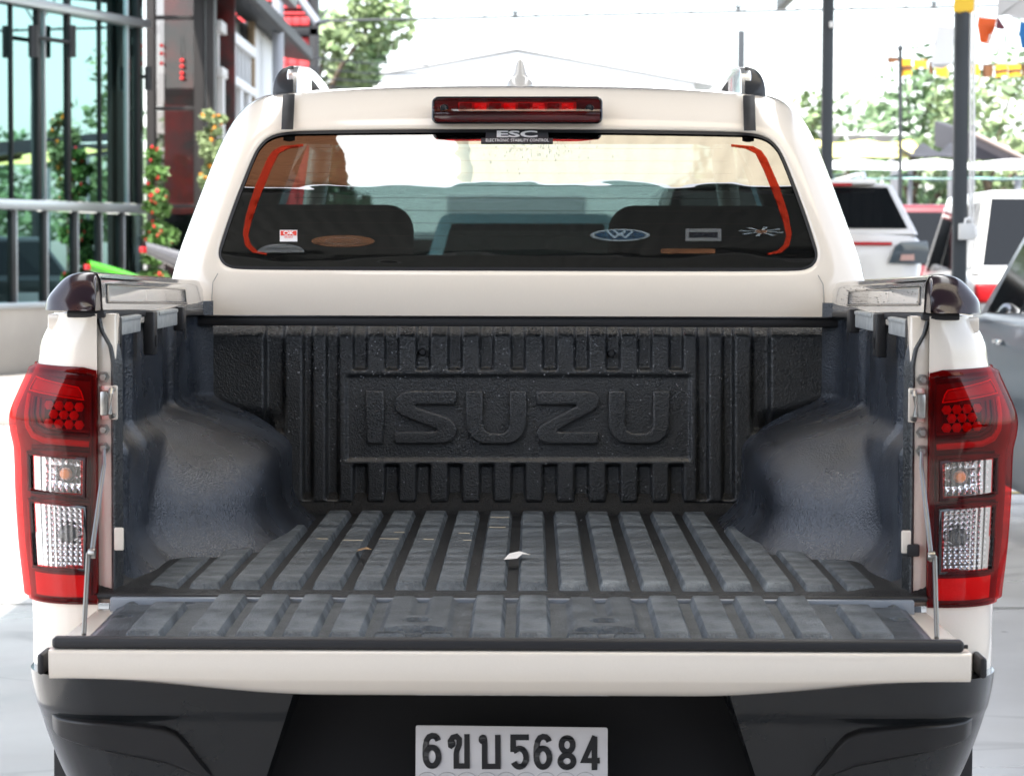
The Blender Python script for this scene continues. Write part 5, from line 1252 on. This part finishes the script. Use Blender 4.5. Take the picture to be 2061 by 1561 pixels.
flower_shrub('tall climbing shrub covered in small red flowers', [(322, 318, .08), (318, 350, .09), (312, 385, .10), (316, 420, .10), (308, 455, .11), (322, 480, .13), (316, 510, .14), (318, 560, .15)], 22.6, rw, 4200, 31, 38, mat('leaf_light', (.10, .20, .05), .5))
flower_shrub('shrub with round orange flowers climbing the entrance column', [(432, 240, .06), (426, 272, .08), (432, 300, .10), (424, 330, .09), (420, 365, .08)], 22.9, orw, 2200, 32, 20, leaf_a)
# ---------------------------------------------------------------- yard awnings, white hall, wires, pennants
def drape(name, label, cat, u0, u1, v0, v1, Y_, m, sag=.03, waves=6, parent=None):
    t = thing(name, label, cat, P((u0+u1)/2, v1, Y=Y_))
    def f(i, j):
        u = lerp(u0, u1, i); v = lerp(v0, v1, j); q = P(u, v, Y=Y_); return Vector((q.x, Y_ - 1.6*j + .05*math.sin(i*waves*6.28), q.z - sag*math.sin(i*math.pi*waves)**2*(1-j)*4))
    o = grid('cloth', 60, 8, f, m, t, ang=180); sol = o.modifiers.new('thick', 'SOLIDIFY'); sol.thickness = .012
    for u in (u0 + 4, u1 - 4):
        q = P(u, v1, Y=Y_ - 1.5); tube('pole', [(q.x, Y_ - 1.55, 0), (q.x, Y_ - 1.55, q.z)], .03, gsteel, t, 8)
    return t
teal = mat('tarp_teal', (.30, .55, .52), .6, var=(1, .2, (.45, .62, .60))); wtarp = mat('tarp_white', (.80, .80, .78), .6)
drape('white_awning', 'long white awning stretched above the sunny parking row', 'awning', 1560, 2200, 322, 350, 28, wtarp, .01, 4)
drape('teal_awning', 'teal edged awning hanging below the long white one', 'awning', 1560, 2200, 352, 368, 27.8, teal, .02, 5)
drape('yellow_tarpaulin', 'pale yellow tarpaulin roof beside the canopy post', 'tarpaulin', 1640, 1835, 283, 326, 31, mat('tarp_yellow', (.80, .70, .25), .6), .01, 2)
drape('white_tarpaulin', 'scalloped white tarpaulin above the yellow one', 'tarpaulin', 1640, 1800, 264, 282, 33, wtarp, .05, 3)
drape('black_shade_net', 'black shade net sagging behind the switch box post', 'shade net', 1800, 1915, 290, 326, 30, mat('net_black', (.03, .03, .035), .7), .03, 2)
sr = thing('shed_roof', 'dark sloping shed roof with a pale edge past the conduit post', 'shed', P(2000, 320, Y=30))
a_ = [P(u, v, Y=30) for u, v in ((1950, 268), (1968, 270), (2062, 320), (2062, 322), (1950, 322))]
mesh('roof_sheet', a_ + [p_ + Vector((0, 3, .3)) for p_ in a_], [(0, 1, 2, 3, 4), (0, 5, 6, 1), (1, 6, 7, 2), (2, 7, 8, 3), (3, 8, 9, 4), (4, 9, 5, 0)], mat('shed_dark', (.06, .055, .065), .6), sr, 0)
tube('edge_beam', [P(1955, 268, Y=29.9), P(2064, 321, Y=29.9)], .035, mat('shed_edge', (.35, .28, .25), .6), sr); tube('shed_post', [(P(2055, 320, Y=30).x, 30.2, 0), (P(2055, 320, Y=30).x, 30.2, 2.3)], .05, gsteel, sr); tube('shed_post', [(P(1960, 320, Y=30).x, 30.2, 0), (P(1960, 320, Y=30).x, 30.2, 2.3)], .05, gsteel, sr)
# white hall with a gable
HY2 = 58.0; hall = thing('white_hall', 'plain white gabled hall straight ahead across the yard', 'building', P(1040, 520, Y=HY2))
hw_ = mat('hall_white', (.85, .85, .84), .6)
pa, pb, pc_ = P(640, 172, Y=HY2), P(1040, 104, Y=HY2), P(1440, 172, Y=HY2)
hl = [(pa.x + .5, 0), (pa.x + .5, pa.z + .1), (pb.x, pb.z), (pc_.x - .5, pc_.z + .1), (pc_.x - .5, 0)]
plate('front_wall', [hl], lambda a, b, t: Vector((a, HY2 - t + 12, b)), 12, hw_, hall)
for e in (pa, pc_): mesh('roof_slope', [e + Vector((0, -.04, 0)), pb + Vector((0, -.04, .06)), pb + Vector((0, 12, .06)), e + Vector((0, 12, 0))], [(0, 1, 2, 3)], wtarp, hall, 0); tube('barge_board', [e + Vector((0, -.05, 0)), pb + Vector((0, -.05, .06))], .035, mat('barge_grey', (.42, .42, .42), .6), hall)
plate('hall_door', [[(pb.x - 1.6, .0), (pb.x - 1.6, 2.6), (pb.x + 1.6, 2.6), (pb.x + 1.6, 0)]], XZ(HY2 - .01), .03, mat('door_grey', (.4, .4, .42), .5), hall)
# boundary wall and distant greenery
bw = box2('boundary_wall', -60, 60, 64, 64.3, 0, 1.6, mat('wall_grey', (.30, .30, .28), .7), None, .02); tag(bw, 'long low grey wall closing off the far side of the yard', 'wall')
rnd = random.Random(77); far = leaves('distant_trees', [(x + rnd.uniform(-2, 2), 80 + rnd.uniform(-4, 4), 2.2 + rnd.random()*1.2, 3.0 + rnd.random()*1.0) for x in range(-60, 64, 4)], 26000, .28, leaf_b, None, 78); tag(far, 'mass of distant trees closing the horizon behind the white hall', 'trees', kind='stuff')
for k, (v0, v1) in enumerate(((86, 118), (108, 137), (126, 154), (148, 166))):
    q0, q1 = P(430, v0 - 8, Y=36), P(860, v1 + 12, Y=44); ww = tube('overhead_wire', [q0.lerp(q1, i/8) - Vector((0, 0, .12*math.sin(i/8*math.pi))) for i in range(9)], .013, blk, None, 5)
    tag(ww, ('topmost' , 'second', 'third', 'lowest')[k] + ' of four thin overhead wires crossing before the green tree', 'wire', 'overhead wires')
# pennant line
pole = thing('flag_pole', 'thin dark pole holding the end of the pennant line', 'pole', (P(1810, 900, Y=25).x, 25, 0)); tube('shaft', [(P(1810, 900, Y=25).x, 25, 0), P(1812, 100, Y=25)], .022, frame_m, pole, 8); lathe('finial', [(.0, -.05), (.04, 0), (0, .05)], frame_m, pole, n=10, c=tuple(P(1812, 97, Y=25)))
ln = tube('bunting_line', [P(u, lerp(116, 130, (u - 1780)/330) + 6*math.sin((u - 1810)/270*math.pi), Y=25 - (u - 1810)/60) for u in range(1780, 2130, 10)], .006, blk, None, 5); tag(ln, 'sagging cord strung with small yellow and brown pennants', 'cord')
yel = mat('pennant_yellow', (.80, .42, .03), .6); brw = mat('pennant_brown', (.16, .07, .03), .6)
PL = ['short brown pennant at the loose end of the cord', 'long yellow pennant with a brown band beside the flag pole', 'plain yellow pennant next to the flag pole', 'narrow brown pennant half hidden by the hanging card', 'plain yellow pennant below the hanging card',
      'plain yellow pennant against the conduit post', 'brown pennant between two yellow ones past the conduit post', 'yellow pennant with a brown band next to the brown one past the post', 'yellow pennant with a brown band between two banded neighbours', 'dark pennant at the far end of the cord past the banded ones']
for k, (u0, u1, dv_, two) in enumerate(((1786, 1808, 9, 1), (1811, 1834, 36, 2), (1840, 1866, 17, 0), (1870, 1880, 26, 1), (1882, 1908, 30, 0), (1955, 1972, 22, 0), (1977, 1998, 25, 1), (2003, 2027, 24, 2), (2030, 2054, 24, 2), (2058, 2080, 24, 1))):
    Yk = 25 - (u0 - 1810)/60; v0 = lerp(116, 130, (u0 - 1780)/330) + 6*math.sin(max(0, u0 - 1810)/270*math.pi)
    t = thing('pennant', PL[k], 'pennant', P((u0+u1)/2, v0, Y=Yk), 'pennants on the cord')
    grid('cloth', 6, 6, lambda i, j: (lambda q: q + Vector((0, .03*math.sin(i*4 + k) - .008*0, 0)))(P(lerp(u0, u1, i), lerp(v0, v0 + dv_, j) + 1.5*math.sin(i*5 + k)*j, Y=Yk)), brw if two == 1 else yel, t, 180)
    if two == 2: grid('band', 6, 2, lambda i, j: (lambda q: q + Vector((0, .03*math.sin(i*4 + k) - .006, 0)))(P(lerp(u0, u1, i), lerp(v0 + dv_*.42, v0 + dv_*.68, j) + 1.0*math.sin(i*5 + k), Y=Yk)), brw, t, 180)
def flag(label, pts, Y_, m, name='flag', cat='flag'):
    c = P(sum(p_[0] for p_ in pts)/len(pts), pts[0][1], Y=Y_); t = thing(name, label, cat, c)
    o = plate('cloth', [[(u, -v) for u, v in pts]], lambda a, b, t_: P(a, -b, Y=Y_ + .02*math.sin(a*.15) - t_*.001), 2, m, t); return t
o_m = mat('flag_orange', (.80, .12, .02), .6); pw = mat('print_white', (.75, .73, .68), .6)
fo = flag('orange flag with pale lettering hanging beside the conduit post', [(1969, 35), (2006, 38), (2003, 55), (1998, 68), (1991, 90), (1973, 86), (1967, 52)], 12.0, o_m)
plate('printed_curve', [[(u, -v) for u, v in ((1992, 70), (1996, 68), (1990, 88), (1975, 86), (1980, 78))]], lambda a, b, t_: P(a, -b, Y=12.0 + .02*math.sin(a*.15) - .006 - t_*.001), 2, pw, fo)
text_mesh('lettering', '99', 11, lambda a, b, t_: P(1982 + a, 60 - b - a*.1, Y=12.0 + .02*math.sin((1982+a)*.15) - .007), pw, fo, thick=.5)
flag('dark maroon corner of cloth folded beside the orange flag', [(2006, 38), (2010, 36), (2024, 58), (2018, 60), (2004, 58)], 12.2, mat('cloth_maroon', (.14, .03, .04), .7), 'cloth_scrap', 'cloth')
flag('blue flag beyond the orange one on the same line', [(2053, 45), (2085, 47), (2083, 100), (2056, 97), (2051, 68)], 12.0, mat('flag_blue', (.02, .16, .42), .6))
flag('yellow banner wrapped round the head of the conduit post', [(1921, -14), (1962, -14), (1960, 21), (1954, 27), (1944, 23), (1932, 27), (1919, 24)], 11.45, mat('banner_yellow', (.80, .50, .04), .6), 'banner', 'banner')
flag('grey white sheet drooping from the canopy edge', [(2010, -14), (2075, -14), (2075, 36), (2044, 38), (2030, 31), (2014, 32), (2006, 34)], 11.0, mat('sheet_grey', (.52, .50, .48), .7), 'hanging_sheet', 'sheet')
wc = flag('white hanging card with faint print beside the conduit post', [(1886, 52), (1920, 56), (1918, 128), (1896, 138), (1876, 136), (1874, 130)], 11.6, mat('card_white', (.80, .80, .80), .5), 'hanging_card', 'card')
text_mesh('lettering', 'ADA', 13, lambda a, b, t_: P(1893 + a, 84 - b - a*.35, Y=11.6 + .02*math.sin((1893+a)*.15) - .006), mat('print_grey', (.2, .22, .22), .6), wc, thick=.5)
plate('red_arc', stroke([(u, -v) for u, v in ((1894, 53), (1900, 54), (1906, 60))], 2), lambda a, b, t_: P(a, -b, Y=11.6 + .02*math.sin(a*.15) - .006 - t_*.001), 2, mat('print_red', (.55, .15, .18), .6), wc)
flag('small blue tag tucked behind the conduit post', [(1921, 66), (1929, 62), (1929, 86), (1919, 86)], 11.75, mat('tag_blue', (.08, .35, .65), .5), 'tag', 'tag')
hw2 = tube('flag_wire', [P(1860, 30, Y=12.0), P(1990, 34, Y=12.05), P(2110, 40, Y=12.1)], .003, blk, None, 5); tag(hw2, 'thin wire from which the orange and blue flags hang', 'wire')
for o in list(sc.objects):
    if '_local' in o: del o['_local']
